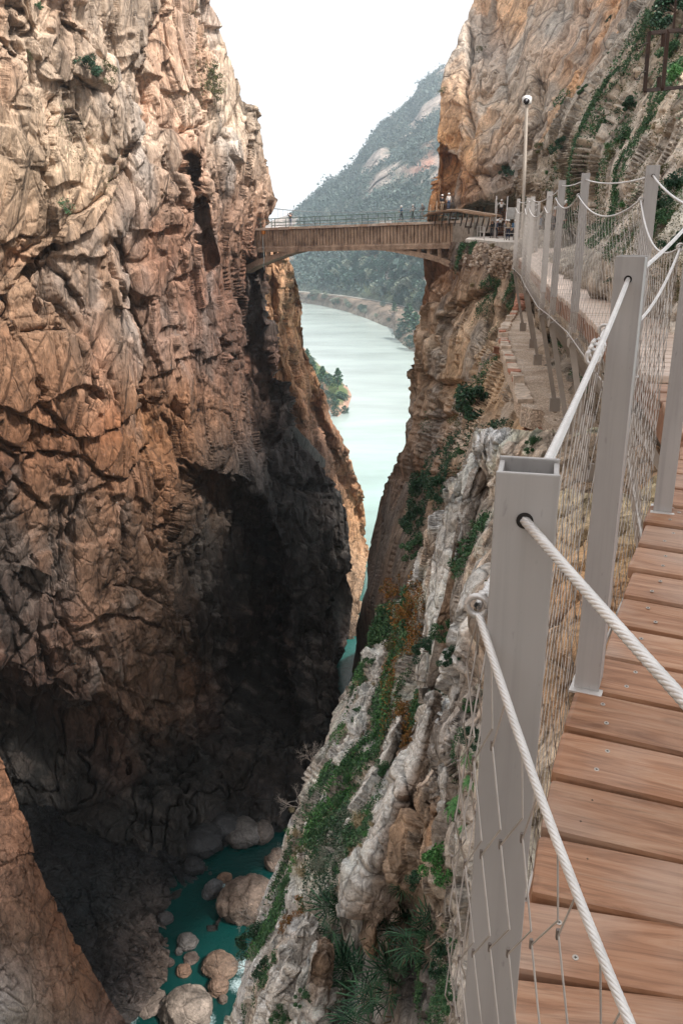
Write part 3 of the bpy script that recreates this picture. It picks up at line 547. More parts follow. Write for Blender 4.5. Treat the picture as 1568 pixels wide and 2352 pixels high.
def r3_pig(P, X, Y):
    W_, G_, B_, D_ = (.70, .63, .57), (.44, .39, .34), (.34, .27, .21), (.10, .085, .07)
    cp = [(1085,1060,W_),(1110,1120,G_),(1090,1250,(.42,.37,.32)),(1010,1200,(.66,.6,.54)),(1000,1380,(.62,.56,.5)),(1110,1350,(.6,.5,.42)),(1060,1480,(.62,.54,.47)),(1020,1640,W_),(950,1740,W_),(870,1860,(.60,.53,.47)),(900,1900,B_),(960,1830,B_),(1000,1900,(.40,.27,.18)),(820,2000,G_),
      (900,1550,(.40,.35,.3)),(850,1650,(.48,.43,.38)),(780,1720,(.5,.44,.39)),(750,1850,(.46,.42,.37)),(700,1950,(.52,.48,.43)),(660,2100,(.66,.62,.57)),(620,2220,(.70,.66,.62)),(560,2320,(.50,.44,.37)),(680,2300,(.72,.68,.64)),(700,2180,(.7,.66,.6)),(1050,1760,(.58,.52,.47)),(1060,1950,(.5,.44,.38)),(1060,2250,(.55,.5,.45)),
      (850,2200,D_),(950,2300,(.06,.055,.05)),(1020,2080,(.35,.3,.25)),(1000,2200,(.1,.09,.08)),(1250,1350,(.55,.36,.22)),(1250,1600,(.5,.33,.2)),(1200,1150,(.55,.42,.3))]
    c = np.clip(rbf([(q[0], q[1]) for q in cp], [q[2] for q in cp], X, Y, 20.), .02, .8)
    sd_ = SIDE[0]; wl_ = np.clip(sd_, 0, 1)[:, None]; c = c * (1 - wl_ * .6) + np.array((.78, .72, .66)) * wl_ * .6; c = c * (1 - .42 * np.clip(-sd_, 0, 1)[:, None] * sstep(-.35, .2, fbm(P * .7 + 3, 3, 5))[:, None])  # lit left faces painted whiter, shaded right faces painted darker
    g = sstep(.05, .35, fbm(P * .9 + 5, 4, 119))[:, None]; c = c * (1 - g * .38)
    c = np.clip(c * 1.6 + .03, 0, .85); o = .5 * sstep(.2, .45, fbm(P * .6 + 25, 3, 129))[:, None]; return c * (1 + o * np.array([.1, -.12, -.3]))
M_near = rock_mat('pale_near_rock', 1.5, (1, 1, .85), (.4, .4, .3), bump=.8, crack=.65)
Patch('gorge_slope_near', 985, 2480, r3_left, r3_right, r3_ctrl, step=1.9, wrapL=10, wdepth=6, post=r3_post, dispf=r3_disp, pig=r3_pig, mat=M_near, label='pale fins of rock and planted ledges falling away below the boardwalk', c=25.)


def fin(rows, seed, gap=.35, front=(.42, .36, .31), side=(.88, .84, .79), brown=(.36, .24, .16), amp=.10, label='', step=1.9, c=20., cr=[]):
    """a standing blade of rock: sky-lit side painted pale left of its crest, shaded lichened face painted darker right of it"""
    ys = [r[0] for r in rows]; ip = lambda Y, k: np.interp(Y, ys, [r[k] for r in rows])
    def post(X, Y, D):
        L, Cc, Rr, Yb = ip(Y, 1), ip(Y, 2), ip(Y, 3), ip(Y, 4)
        nz_ = (5 * fbm(np.stack([X.ravel() * .03, Y.ravel() * .03, X.ravel() * 0], -1), 4, seed)).reshape(X.shape); Cc = Cc + nz_ * np.clip((Rr - L) / 80, .2, 1)
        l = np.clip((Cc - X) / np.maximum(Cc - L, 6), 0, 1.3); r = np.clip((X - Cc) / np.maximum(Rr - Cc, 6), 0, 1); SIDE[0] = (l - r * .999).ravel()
        top = np.clip(1 - (Y - ys[0]) / 26., 0, 1)
        return Yb * (1 + gap / 8 * l ** 1.1 * (Cc - L) / 30 + .012 * r ** 2.2 + .03 * top ** 1.5 + .02 * r * .3)
    def disp(P, X, Y): return frac(P, 1.0, amp * 1.5, rotz((.1, -.5, 0)), seed) + rock_disp(P, 1.1, amp, (1, 1, .6), rotz((.1, -.5, 0)), seed, blocks=1.1) + rock_disp(P, .32, amp * .22, (1, 1, .8), rotz((.3, -.5, .3)), seed + 3) + (cracks_disp(X, Y, cr, 1.8, .10) if cr else 0)
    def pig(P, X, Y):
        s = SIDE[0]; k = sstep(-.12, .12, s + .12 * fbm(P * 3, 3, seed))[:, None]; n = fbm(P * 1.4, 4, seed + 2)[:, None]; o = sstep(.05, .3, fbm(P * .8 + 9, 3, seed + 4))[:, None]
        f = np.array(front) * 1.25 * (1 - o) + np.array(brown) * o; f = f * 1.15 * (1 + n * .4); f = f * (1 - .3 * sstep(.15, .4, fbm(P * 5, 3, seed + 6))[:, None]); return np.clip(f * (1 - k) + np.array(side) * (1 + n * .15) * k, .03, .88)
    nm = 'rock_fin_%d' % seed
    ct_ = [(r[1], r[0], r[4]) for r in rows] + [(r[3], r[0], r[4]) for r in rows]
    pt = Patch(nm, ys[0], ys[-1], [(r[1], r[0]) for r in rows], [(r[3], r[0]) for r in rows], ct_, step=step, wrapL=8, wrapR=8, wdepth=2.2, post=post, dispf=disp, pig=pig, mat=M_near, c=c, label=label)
    pt.o.name = 'rock_fin'; return pt
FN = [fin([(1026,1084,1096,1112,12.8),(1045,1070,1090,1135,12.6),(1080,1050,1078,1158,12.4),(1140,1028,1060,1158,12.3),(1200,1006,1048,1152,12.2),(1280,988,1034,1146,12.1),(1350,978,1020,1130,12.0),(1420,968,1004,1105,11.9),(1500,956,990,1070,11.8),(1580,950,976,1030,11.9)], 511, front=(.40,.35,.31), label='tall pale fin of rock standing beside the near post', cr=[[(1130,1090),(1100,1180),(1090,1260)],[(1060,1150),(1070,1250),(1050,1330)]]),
 fin([(1300,1120,1132,1180,7.6),(1345,1100,1118,1230,7.3),(1400,1078,1100,1240,7.1),(1500,1050,1072,1230,7.0),(1600,1022,1046,1200,6.9),(1660,1008,1030,1150,6.9),(1720,1002,1016,1100,7.0)], 521, front=(.46,.38,.32), label='pale fin of rock running down beside the net', cr=[[(1085,1400),(1060,1480),(1050,1560),(1045,1650)]]),
 fin([(1585,986,996,1010,9.0),(1640,968,986,1012,8.9),(1735,932,962,1004,8.8),(1752,922,954,1006,8.7),(1800,896,934,1004,8.6),(1860,868,910,1000,8.5),(1920,845,884,994,8.4),(1980,822,856,968,8.4),(2040,796,826,910,8.5),(2100,786,806,862,8.6)], 531, front=(.33,.26,.21), label='long pale crested fin with a brown face above the fan palms', cr=[[(925,1760),(945,1850),(935,1950),(905,2020)],[(1000,1780),(990,1900)],[(870,1870),(880,1960)]], amp=.12),
 fin([(1742,1018,1034,1062,6.3),(1765,1006,1026,1082,6.1),(1810,1002,1022,1092,6.0),(1860,1004,1020,1090,6.0),(1940,1010,1024,1096,6.1),(2060,1030,1046,1100,5.9),(2200,1050,1064,1120,5.6),(2400,1060,1076,1140,5.2)], 541, front=(.42,.34,.28), label='blocky pale rock beside the net low on the slope', amp=.08, cr=[[(1050,1760),(1045,1830),(1080,1880)]]),
 fin([(2100,694,706,724,13.2),(2150,656,680,738,13.0),(2220,616,652,742,12.8),(2300,584,624,730,12.6),(2420,552,596,712,12.4)], 551, front=(.60,.55,.50), label='white rock fin at the bottom edge over the pool', amp=.16),
 fin([(2160,720,732,752,11.4),(2220,690,712,764,11.2),(2300,664,690,756,11.0),(2420,636,664,742,10.8)], 561, front=(.62,.57,.52), label='second white rock fin at the bottom edge beside the palms', amp=.14),
 fin([(1435,884,902,930,38),(1500,856,882,925,36),(1580,826,856,912,33),(1660,796,830,892,30),(1750,758,796,860,27)], 571, front=(.45,.40,.35), label='thin pale ridge on the left rim of the slope', amp=.35, gap=.35),
 fin([(1635,904,918,940,17),(1700,878,900,936,16.5),(1780,836,866,914,16),(1860,798,830,884,15.5),(1935,768,796,846,15.2)], 581, front=(.42,.37,.32), label='short pale ridge in the middle of the planted slope', amp=.2),
 fin([(1900,706,720,740,20),(1960,680,700,728,19),(2040,652,674,706,18.2),(2120,626,648,684,17.6)], 591, front=(.56,.51,.46), label='white ridge on the rim above the round boulder', amp=.2)]
# ---- unseen gorge rock added above the boardwalk and behind the camera, shaped for its shade
def sheet(name, fn, nu, nv, seed, amp, s, mat, pig, label):
    u, v = np.meshgrid(np.linspace(0, 1, nu), np.linspace(0, 1, nv)); G = fn(u, v); gx = np.gradient(G, axis=1); gy = np.gradient(G, axis=0)
    n = np.cross(gx, gy); n /= np.linalg.norm(n, axis=-1, keepdims=True) + 1e-9; LSP[0] = np.linalg.norm(gx, axis=-1).ravel()
    G = G + n * rock_disp(G.reshape(-1, 3), s, amp, (1, 1, .5), rotz((.3, .4, .2)), seed).reshape(u.shape + (1,))
    idx = np.arange(nu * nv).reshape(nv, nu); F = np.stack([idx[:-1, :-1], idx[:-1, 1:], idx[1:, 1:], idx[1:, :-1]], -1).reshape(-1, 4)
    tag(rawmesh(name, G.reshape(-1, 3), F, mat, attr={'pig': np.tile(pig, (G.size // 3, 1))}), label, kind='structure')
def top_fn(u, v):
    ys = -40 + 125 * u; x0 = np.interp(ys, [-40, 0, 10, 20, 45, 85], [5, 5.5, 9, 15, 26, 40]); z0 = np.interp(ys, [-40, 0, 10, 20, 45, 85], [-4, 1, 5, 8, 12, 30])
    rim = np.interp(ys, [-40, -2.5, 1.5, 18, 34, 60, 85], [30, 30, 16, 34, 77, 73, 44]); wd_ = np.interp(ys, [-40, -2.5, 2, 85], [8, 8, 34, 34])
    return np.stack([x0 + v * wd_ + 0 * u, ys + 0 * v, EYE + z0 + (rim - z0) * v ** .8], -1)
sheet('gorge_shade_slope', top_fn, 90, 50, 301, 1.4, 8, M_right, (.42, .33, .26), 'unseen rock slope above the boardwalk, added to shade the gorge and boards')
def back_fn(u, v):
    xs = np.interp(u, [0, .3, .6, .8, 1], [-44, -46, -40, -25, 3]); ys = np.interp(u, [0, .3, .6, .8, 1], [60, 10, -30, -48, -46])
    return np.stack([xs - 6 * v + 0 * u, ys + 0 * v, -3 + v * np.interp(u, [0, .4, 1], [125, 105, 85])], -1)
sheet('gorge_shade_cliff', back_fn, 90, 70, 302, 2.0, 10, M_right, (.42, .33, .26), 'unseen gorge walls behind the viewpoint, added to shade the gorge')

# ---- what rock faces the viewpoint at a given photo point (for rooting plants on it)
_P = np.concatenate([p.G.reshape(-1, 3) for p in PATCH.values()]); _N = np.concatenate([p.n.reshape(-1, 3) for p in PATCH.values()])
_d = _P[:, 1] * CP - (_P[:, 2] - EYE) * SP; _x, _y = pix(_P.T); CELL = 5.; NXc, NYc = 420, 560
_i = np.clip(((_x + 260) / CELL).astype(int), 0, NXc - 1); _j = np.clip(((_y + 160) / CELL).astype(int), 0, NYc - 1)
ZI = np.full((NYc, NXc), -1, np.int64); _o = np.argsort(-_d); ZI[_j[_o], _i[_o]] = _o; ZD = np.where(ZI >= 0, _d[ZI], 1e9)
def seen(x, y):
    i = int(np.clip((x + 260) / CELL, 1, NXc - 2)); j = int(np.clip((y + 160) / CELL, 1, NYc - 2)); k = ZI[j, i]
    if k < 0: s = ZD[j - 1:j + 2, i - 1:i + 2]; q = np.unravel_index(np.argmin(s), s.shape); k = ZI[j - 1 + q[0], i - 1 + q[1]]
    return Vector(_P[k]), Vector(_N[k])
# ------------------------------------------------------------------ water, ground, far hills
def plane(name, x0, x1, y0, y1, z, mat):
    V = np.array([(x0, y0, z), (x1, y0, z), (x1, y1, z), (x0, y1, z)]); o = rawmesh(name, V, np.array([[0, 1, 2, 3]]), mat); return tag(o, kind='structure')
wm, wt, wb = newmat('milky_turquoise_water'); wc = mapping(wt)
wn1 = N(wt, 'ShaderNodeTexNoise', Scale=1, Detail=6, Roughness=.65); wt.links.new(mapping(wt, (.012, .035, .03)), wn1.inputs['Vector'])
wsx = N(wt, 'ShaderNodeSeparateXYZ'); wt.links.new(mapping(wt), wsx.inputs[0]); wmr = N(wt, 'ShaderNodeMapRange'); wmr.inputs[1].default_value = 95; wmr.inputs[2].default_value = 330
wt.links.new(wsx.outputs[1], wmr.inputs[0])          # dark green pools in the gorge, milky pale out in the lake
wdeep = ramp(wt, wmr.outputs[0], [(0, (.002, .034, .031)), (.2, (.012, .09, .08)), (.5, (.26, .37, .335)), (1, (.38, .44, .415))])
wt.links.new(mixc(wt, 'MULTIPLY', 1, wdeep, ramp(wt, wn1.outputs[0], [(.35, .78), (.65, 1.12)])), wb.inputs['Base Color'])

wgeo = mapping(wt); wfoam = N(wt, 'ShaderNodeTexNoise', Scale=4.5, Detail=6, Roughness=.7); wt.links.new(wgeo, wfoam.inputs['Vector']); wsum = None
for fx, fy, fr_ in ((520, 2032, 2.4), (560, 2218, 2.6), (548, 2262, 2.2), (470, 2345, 2.2), (300, 2340, 1.6)):        # rapids where the boulders pinch the stream
    fp = WZ(fx, fy, 0); dn = N(wt, 'ShaderNodeVectorMath', operation='DISTANCE'); wt.links.new(wgeo, dn.inputs[0]); dn.inputs[1].default_value = fp
    rr_ = ramp(wt, dn.outputs['Value'], [(0, 1), (1, 0)]); mr_ = N(wt, 'ShaderNodeMapRange'); mr_.inputs[1].default_value = 0; mr_.inputs[2].default_value = fr_; mr_.inputs[3].default_value = 1; mr_.inputs[4].default_value = 0; wt.links.new(dn.outputs['Value'], mr_.inputs[0])
    if wsum is None: wsum = mr_.outputs[0]
    else: mm_ = N(wt, 'ShaderNodeMath', operation='MAXIMUM'); wt.links.new(wsum, mm_.inputs[0]); wt.links.new(mr_.outputs[0], mm_.inputs[1]); wsum = mm_.outputs[0]
mm_ = N(wt, 'ShaderNodeMath', operation='MULTIPLY'); wt.links.new(wsum, mm_.inputs[0]); wt.links.new(wfoam.outputs[0], mm_.inputs[1])
wprev = wb.inputs['Base Color'].links[0].from_socket; wt.links.new(mixc(wt, 'MIX', ramp(wt, mm_.outputs[0], [(.26, 0), (.46, .55)]), wprev, (.55, .68, .70)), wb.inputs['Base Color'])
wb.inputs['Roughness'].default_value = .16; wb.inputs['IOR'].default_value = 1.33; wb.inputs['Specular IOR Level'].default_value = .9
wn2 = N(wt, 'ShaderNodeTexNoise', Scale=1.6, Detail=5, Roughness=.65); wt.links.new(wc, wn2.inputs['Vector'])
wbp = N(wt, 'ShaderNodeBump', Strength=.5, Distance=.12); wt.links.new(wn2.outputs[0], wbp.inputs['Height']); wt.links.new(wbp.outputs[0], wb.inputs['Normal'])
plane('river', -900, 700, 18, 2200, 0, wm)
gm = plain_mat('valley_ground', (.16, .13, .09), .9, scale=.02)
plane('ground', -1500, 1900, -300, 2500, -3, gm)
# far shore, road bench and mountain: lofted through photo rows at real distances
hx = np.arange(380, 1240, 3.2)
def I(pts): return np.interp(hx, [p[0] for p in pts], [p[1] for p in pts])
shore = I([(380,668),(600,682),(685,694),(740,702),(790,714),(840,731),(880,748),(903,756),(905,772),(925,792),(955,812),(1000,832),(1240,900)])
road = I([(380,655),(680,667),(740,672),(800,679),(870,690),(920,700),(965,714),(1240,800)])
ridge = I([(380,640),(560,545),(625,508),(668,490),(700,463),(740,430),(775,408),(810,380),(833,345),(860,300),(872,284),(905,258),(945,225),(962,196),(966,188),(1000,165),(1026,148),(1080,120),(1240,60)])
rows = []; kinds = []
Ysh = YZ(shore, 0.0); Yrd = YZ(road, 9.0)
base = WP(hx, shore, Ysh); rd0 = WP(hx, road + 3.5, np.maximum(YZ(road + 3.5, 9.), Ysh + 8)); 
rd1 = rd0 + np.array([0, 1, 0]) * 8; 
ridgeY = 700 + (hx - 380) * .9; ridgeY = np.clip(ridgeY, 900, 1500) + 250
rg = WP(hx, ridge, ridgeY)
m0 = base.copy(); m0[:, 2] = -4; m0[:, 1] -= 12
def lerp(a, b, t): return a * (1 - t) + b * t
rows = [m0]; tag_r = [0]
for t in np.linspace(0, 1, 16): rows.append(lerp(base, rd0, t) + np.array([0, 0, 1]) * (3.2 * math.sin(t * math.pi)));
n_bank = len(rows)
for t in np.linspace(.2, 1, 4): rows.append(lerp(rd0, rd1, t))
n_road = len(rows)
NU = 190
for k in range(1, NU + 1):
    t = k / NU; hgt = .62 * t + .38 * t ** .6 if t < 1 else 1   # steep lower crags, gentler wood, steep top
    q = lerp(rd1, rg, t); q[:, 2] = rd1[:, 2] + (rg[:, 2] - rd1[:, 2]) * np.clip(hgt, 0, 1)
    rows.append(q)
for k in range(1, 12): q = rg.copy(); q[:, 1] += 60 * k; q[:, 2] -= 10 * k ** 1.4; rows.append(q)
H = np.stack(rows, 0); nr, ncx = H.shape[:2]
fl = H.reshape(-1, 3); ri = np.repeat(np.arange(nr), ncx)
amp = np.clip((ri - n_road) / 25., 0, 1) * (1 - .75 * np.clip((ri - (n_road + NU) + 14) / 14., 0, 1) * (ri <= n_road + NU)); amp = np.where(ri > n_road + NU, .25, amp)
relief = fbm(fl * np.array([.006, .006, .010]), 5, 201, ridge=True)
f1, f2, rr, tl = voro(fl * np.array([.02, .02, .028]), 210)
dz = amp * (relief * 16 + (rr - .5) * 10 + tl * 12 + fbm(fl * .03, 4, 208, ridge=True) * 7)
bk = (ri > 1) & (ri < n_bank - 1)
fl2 = fl.copy(); fl2[:, 1] -= dz; fl2[:, 2] += amp * fbm(fl * .012, 4, 205) * 10 + bk * fbm(fl * .15, 3, 222) * .9
fl2[:, 1] += bk * fbm(fl * .1, 3, 223) * 2
rowf = (ri - n_road) / NU
rocky = fbm(fl * np.array([.010, .010, .03]), 5, 231)
colr = np.zeros((len(fl), 3)); green = np.array([.12, .14, .11]); rock = np.array([.42, .35, .30]); pale = np.array([.40, .34, .28])  # green paled toward grey, putting extra haze into the pigment
px_x, px_y = pix(fl.T)
rk = sstep(.0, .22, rocky + .30 * sstep(120, 0, np.abs(px_y - (560 + .1 * (px_x - 700)))) * (px_x < 900) + .30 * sstep(60, 0, np.abs(px_y - 385)) * (px_x > 830) + .35 * sstep(215, 150, px_y) - .10)
colr[:] = green * (1 - rk[:, None]) + rock * rk[:, None]
redp = soft(px_x, px_y, [(915,335),(990,325),(1000,395),(930,400)], 14) * sstep(-.3, .2, rocky); colr = colr * (1 - redp[:, None]) + np.array([.46, .24, .17]) * redp[:, None]
mead = soft(px_x, px_y, [(760,655),(860,640),(960,665),(960,705),(860,680)], 10); colr = colr * (1 - mead[:, None] * .8) + np.array([.16, .19, .09]) * mead[:, None] * .8
colr[ri < n_bank] = np.array([.21, .16, .12]) * (1 + .5 * fbm(fl[ri < n_bank] * .2, 3, 4)[:, None])
colr[ri <= 3] = (.27, .22, .17)
idx = np.arange(nr * ncx).reshape(nr, ncx); HF = np.stack([idx[:-1, :-1], idx[:-1, 1:], idx[1:, 1:], idx[1:, :-1]], -1).reshape(-1, 4)
hill_rock = rock_mat('hillside_rock', 38, (1, 1, 1.6), (0, 0, 0), bump=.5, crack=.25)
tag(rawmesh('far_hill', fl2, HF, hill_rock, attr={'pig': np.clip(colr, .01, .8)}), 'hazy blue wooded mountainside beyond the lake behind the bridge', kind='structure')
HG = fl2.reshape(nr, ncx, 3)
def hill_at(x, y):
    """hill vertex nearest to a photo point"""
    j = int(np.clip(round((x - hx[0]) / 3.2), 0, ncx - 1)); c = HG[:n_road + NU, j]; yy = pix(c.T)[1]; i = int(np.argmin(np.abs(yy - y))); return Vector(c[i])
# the road itself, a sheet lying on the bench
V = []; 
for j in range(0, ncx):
    a = HG[n_bank, j]; b = HG[n_road - 1, j]; V += [a + np.array([0, .4, .25]), b + np.array([0, -.2, .25])]
n2 = len(V) // 2; RF = np.array([[2 * k, 2 * k + 2, 2 * k + 3, 2 * k + 1] for k in range(n2 - 1)])
tag(rawmesh('road', np.array(V), RF, plain_mat('pale_dirt_road', (.46, .43, .38), .9, scale=.2)), 'pale dirt road along the far shore', kind='structure')
# small headland on the left bank
def headland():
    P = []; F = []; nx, ny = 60, 40
    pts = [(700,800),(715,820),(745,850),(775,872),(797,888),(808,908),(798,938),(775,958),(760,950),(740,900),(700,860)]
    W = np.array([WZ(x, y, 0) for x, y in pts])[:, :2]
    x0, y0 = W.min(0) - 20; x1, y1 = W.max(0) + 10
    gx, gy = np.meshgrid(np.linspace(x0, x1, nx), np.linspace(y0, y1, ny)); pl = [tuple(p) for p in W]
    pl = pl + [(pl[-1][0] - 40, pl[-1][1])] + [(pl[0][0] - 40, pl[0][1])]
    d, _, _ = pdist(gx, gy, pl + [pl[0]]); i = inpoly(gx, gy, pl); dd = np.where(i, d, -d)
    z = np.where(dd > 0, 1 - np.exp(-dd / 5.), dd / 6.) * 5.5 + fbm(np.stack([gx.ravel() * .12, gy.ravel() * .12, gx.ravel() * 0], -1), 4, 9).reshape(gx.shape) * 1.6 * (dd > 1)
    V = np.stack([gx, gy, np.maximum(z, -3)], -1).reshape(-1, 3); idx = np.arange(nx * ny).reshape(ny, nx)
    F = np.stack([idx[:-1, :-1], idx[:-1, 1:], idx[1:, 1:], idx[1:, :-1]], -1).reshape(-1, 4)
    c = np.where(sstep(1.0, 2.2, z.ravel() + fbm(V * .3, 3, 2) * 2)[:, None] > .5, np.array([[.10, .14, .05]]), np.array([[.42, .26, .19]]))
    tag(rawmesh('headland', V, F, rock_mat('headland_rock', 3, (1, 1, 1), bump=.5), attr={'pig': c}), 'small pink rock headland with pines in the lake', kind='structure'); return V
HL = headland()
# haze: closed box round the whole scene
hm = bpy.data.materials.new('thin_haze'); hm.use_nodes = True; ht = hm.node_tree; ht.nodes.clear()
ho = N(ht, 'ShaderNodeOutputMaterial'); hv = N(ht, 'ShaderNodeVolumePrincipled'); hv.inputs['Color'].default_value = (.78, .88, 1, 1); hv.inputs['Density'].default_value = .00029; hv.inputs['Anisotropy'].default_value = .75
ht.links.new(hv.outputs[0], ho.inputs['Volume'])
hb = MB(); hb.box((200, 1100, 228), (3440, 2840, 464)); tag(hb.build('haze', hm), kind='stuff')
# ------------------------------------------------------------------ aqueduct bridge
def stain_mat(name, col, stain, rough=.9, sc=(1.1, 1.1, .7)):
    m, t, b = newmat(name); co = mapping(t, sc); n = N(t, 'ShaderNodeTexNoise', Scale=1, Detail=7, Roughness=.65); t.links.new(co, n.inputs['Vector'])
    n2 = N(t, 'ShaderNodeTexNoise', Scale=9, Detail=5); t.links.new(co, n2.inputs['Vector'])
    c = ramp(t, n.outputs[0], [(.32, stain), (.5, col), (.68, tuple(min(.9, k * 1.35) for k in col))])
    c = mixc(t, 'MULTIPLY', .7, c, ramp(t, n2.outputs[0], [(.3, .6), (.6, 1.15)])); t.links.new(c, b.inputs['Base Color']); b.inputs['Roughness'].default_value = rough
    bp = N(t, 'ShaderNodeBump', Strength=.4, Distance=.04); t.links.new(n2.outputs[0], bp.inputs['Height']); t.links.new(bp.outputs[0], b.inputs['Normal']); return m
M_conc = stain_mat('stained_concrete', (.40, .28, .20), (.16, .10, .07)); M_web = stain_mat('shaded_recess_concrete', (.13, .08, .055), (.05, .03, .02)); M_top = stain_mat('rusty_pale_cap', (.55, .44, .36), (.42, .20, .10), sc=(.6, .6, .6)); M_grey = stain_mat('grey_concrete', (.38, .33, .28), (.24, .19, .15), sc=(.5, .5, .3))  # web concrete darkened to paint the groove shade behind the ribs
M_green = plain_mat('green_grey_steel', (.10, .16, .15), .5, .3); M_dark = plain_mat('dark_old_steel', (.07, .05, .04), .8)
A_ = WV(556, 525.5, 122.5); B_ = WV(1078, 505, 103); ax = (B_ - A_).normalized(); ay = Vector((-ax.y, ax.x, 0)).normalized()
az = ax.cross(ay).normalized(); az = az if az.z > 0 else -az
def BP(s, d, h): return A_ + ax * s + ay * d + az * h
def FB(px, py):
    o = Vector((0, 0, EYE)); r = (WV(px, py, 100) - o).normalized(); nn = ay; t = (A_ - o).dot(nn) / r.dot(nn); q = o + r * t - A_; return q.dot(ax), q.dot(az)
LB = (B_ - A_).length
MBr = Matrix((ax, ay, az)).transposed()
bridge = empty('aqueduct_bridge', BP(LB / 2, 1, -3), 0, 'brown concrete arch bridge with ribbed sides spanning the gorge', 'bridge')
bloc = bridge.location.copy()
def bb(m, s0, s1, d0, d1, h0, h1, bev=0): m.box(BP((s0 + s1) / 2, (d0 + d1) / 2, (h0 + h1) / 2) - bloc, (s1 - s0, d1 - d0, h1 - h0), MBr, bev)
rnd = random.Random(4)
sE = FB(1041, 540)[0]
m = MB(); s = 0
while s < LB: L_ = rnd.uniform(1.6, 3.2); bb(m, s, min(LB, s + L_) - .02, -.28 + rnd.uniform(-.03, .03), 2.4, -.30 + rnd.uniform(-.02, .02), .0 + rnd.uniform(-.03, .03)); s += L_
m.build('deck', M_top, bridge)
m = MB(); bb(m, 0, sE, .16, 2.1, -2.55, -.31); m.build('girder', M_web, bridge)
m = MB(); s = .1; k = 0
while s < sE - .3:
    bb(m, s, s + .35 + rnd.uniform(-.02, .02), -.02 + rnd.uniform(-.02, .02), .155, -2.52, -.33, .015); s += .475; k += 1
m.build('side_rib', M_conc, bridge)['label'] = 'row of narrow upright concrete ribs along the side of the bridge'
m = MB(); bb(m, 0, sE + .2, -.14, 2.2, -3.05, -2.56); s0 = 0
m.prism([(-.14, -2.56), (.1, -2.30), (.1, -2.56)], lambda d, h: BP(0, d, h) - bloc, lambda d, h: BP(sE + .1, d, h) - bloc); m.build('bottom_flange', M_conc, bridge)
# arch rib
lo = [(560,628),(590,610),(622,598),(655,585),(692,575.5),(740,571),(798,569),(850,571),(900,577),(940,585),(982,594),(1010,602),(1034,613)]
hi = [(560,612),(590,596),(622,586),(655,575),(692,568),(740,564),(798,562),(850,563),(900,568),(940,575),(982,583),(1010,591),(1036,601)]
m = MB()
for (p, q, r, t) in zip(lo[:-1], lo[1:], hi[1:], hi[:-1]):
    C4 = [FB(*p), FB(*q), FB(*r), FB(*t)]; m.prism([c for c in C4], lambda s, h: BP(s, .05, h) - bloc, lambda s, h: BP(s, 1.95, h) - bloc)
m.build('arch', M_conc, bridge)
m = MB()
for p, q in zip(lo[1:-1], lo[2:]):
    a = FB(p[0], p[1] - 1.5); c = FB(q[0], q[1] - 1.5)
    for d in (-.03, 2.0): m.bar(BP(a[0], d, a[1]) - bloc, BP(c[0], d, c[1]) - bloc, .12, .3, az)
m.build('arch_edge', M_conc, bridge)
for px, wd in ((913, .35), (931, .45), (960, .5), (982, .4), (1008, .5), (1033, .3), (640, .4), (612, .4), (585, .4)):
    s, _ = FB(px, 560); yb = np.interp(px, [p[0] for p in hi], [p[1] for p in hi]); _, hb_ = FB(px, yb + 3)
    for d in (.1, 1.5):
        m = MB(); bb(m, s - wd / 2, s + wd / 2, d, d + .42, hb_, -3.0); m.build('column', M_conc, bridge)
m = MB(); bb(m, sE + .05, LB + .1, -.35, 2.5, -3.1, -.34); bb(m, sE - .1, LB + .3, -.55, 2.7, -7.5, -3.14); m.build('abutment', M_grey, bridge)
m = MB(); bb(m, FB(1072, 520)[0], FB(1094, 520)[0], -.8, 1.2, -2.6, -.32, .05); m.build('end_pier', M_grey, bridge)
m = MB(); m.box(BP(FB(1083, 520)[0], -.84, -.75) - bloc, (.9, .05, .13), MBr); m.box(BP(FB(1083, 520)[0] + .05, -.84, -1.15) - bloc, (.13, .05, .7), MBr); m.build('steel_bracket', M_dark, bridge)
# iron outlet of the leaking channel, the falling water and the rail
m = MB(); sO = FB(607, 530)[0]; bb(m, sO - .18, sO + .18, -.34, .1, -.75, -.33); m.build('outlet', plain_mat('orange_rust', (.55, .20, .04), .7), bridge)
m, t_, b_ = newmat('falling_water'); b_.inputs['Base Color'].default_value = (.2, .24, .25, 1); b_.inputs['Roughness'].default_value = .25
mw = MB(); mw.tube([BP(sO, -.4, -1), BP(sO + .05, -.45, -4), BP(sO - .05, -.5, -4.6), BP(sO + .1, -.5, -5.4)], [.03, .05, .035, .02], 6)
tag(mw.build('water_trickle', m), 'thin trickle of water falling from the rusty outlet of the bridge', 'water')
for d in (-.05, 2.2):
    m = MB(); s = .9
    while s < LB - 1.2: m.bar(BP(s, d, 0) - bloc, BP(s, d, 1.15) - bloc, .07, .07, ax); s += 2.42
    e = LB - 2
    for h in (1.13, .62): m.tube([BP(.2, d, h) - bloc, BP(e, d, h) - bloc], .028, 6)
    m.build('railing', M_green, bridge)
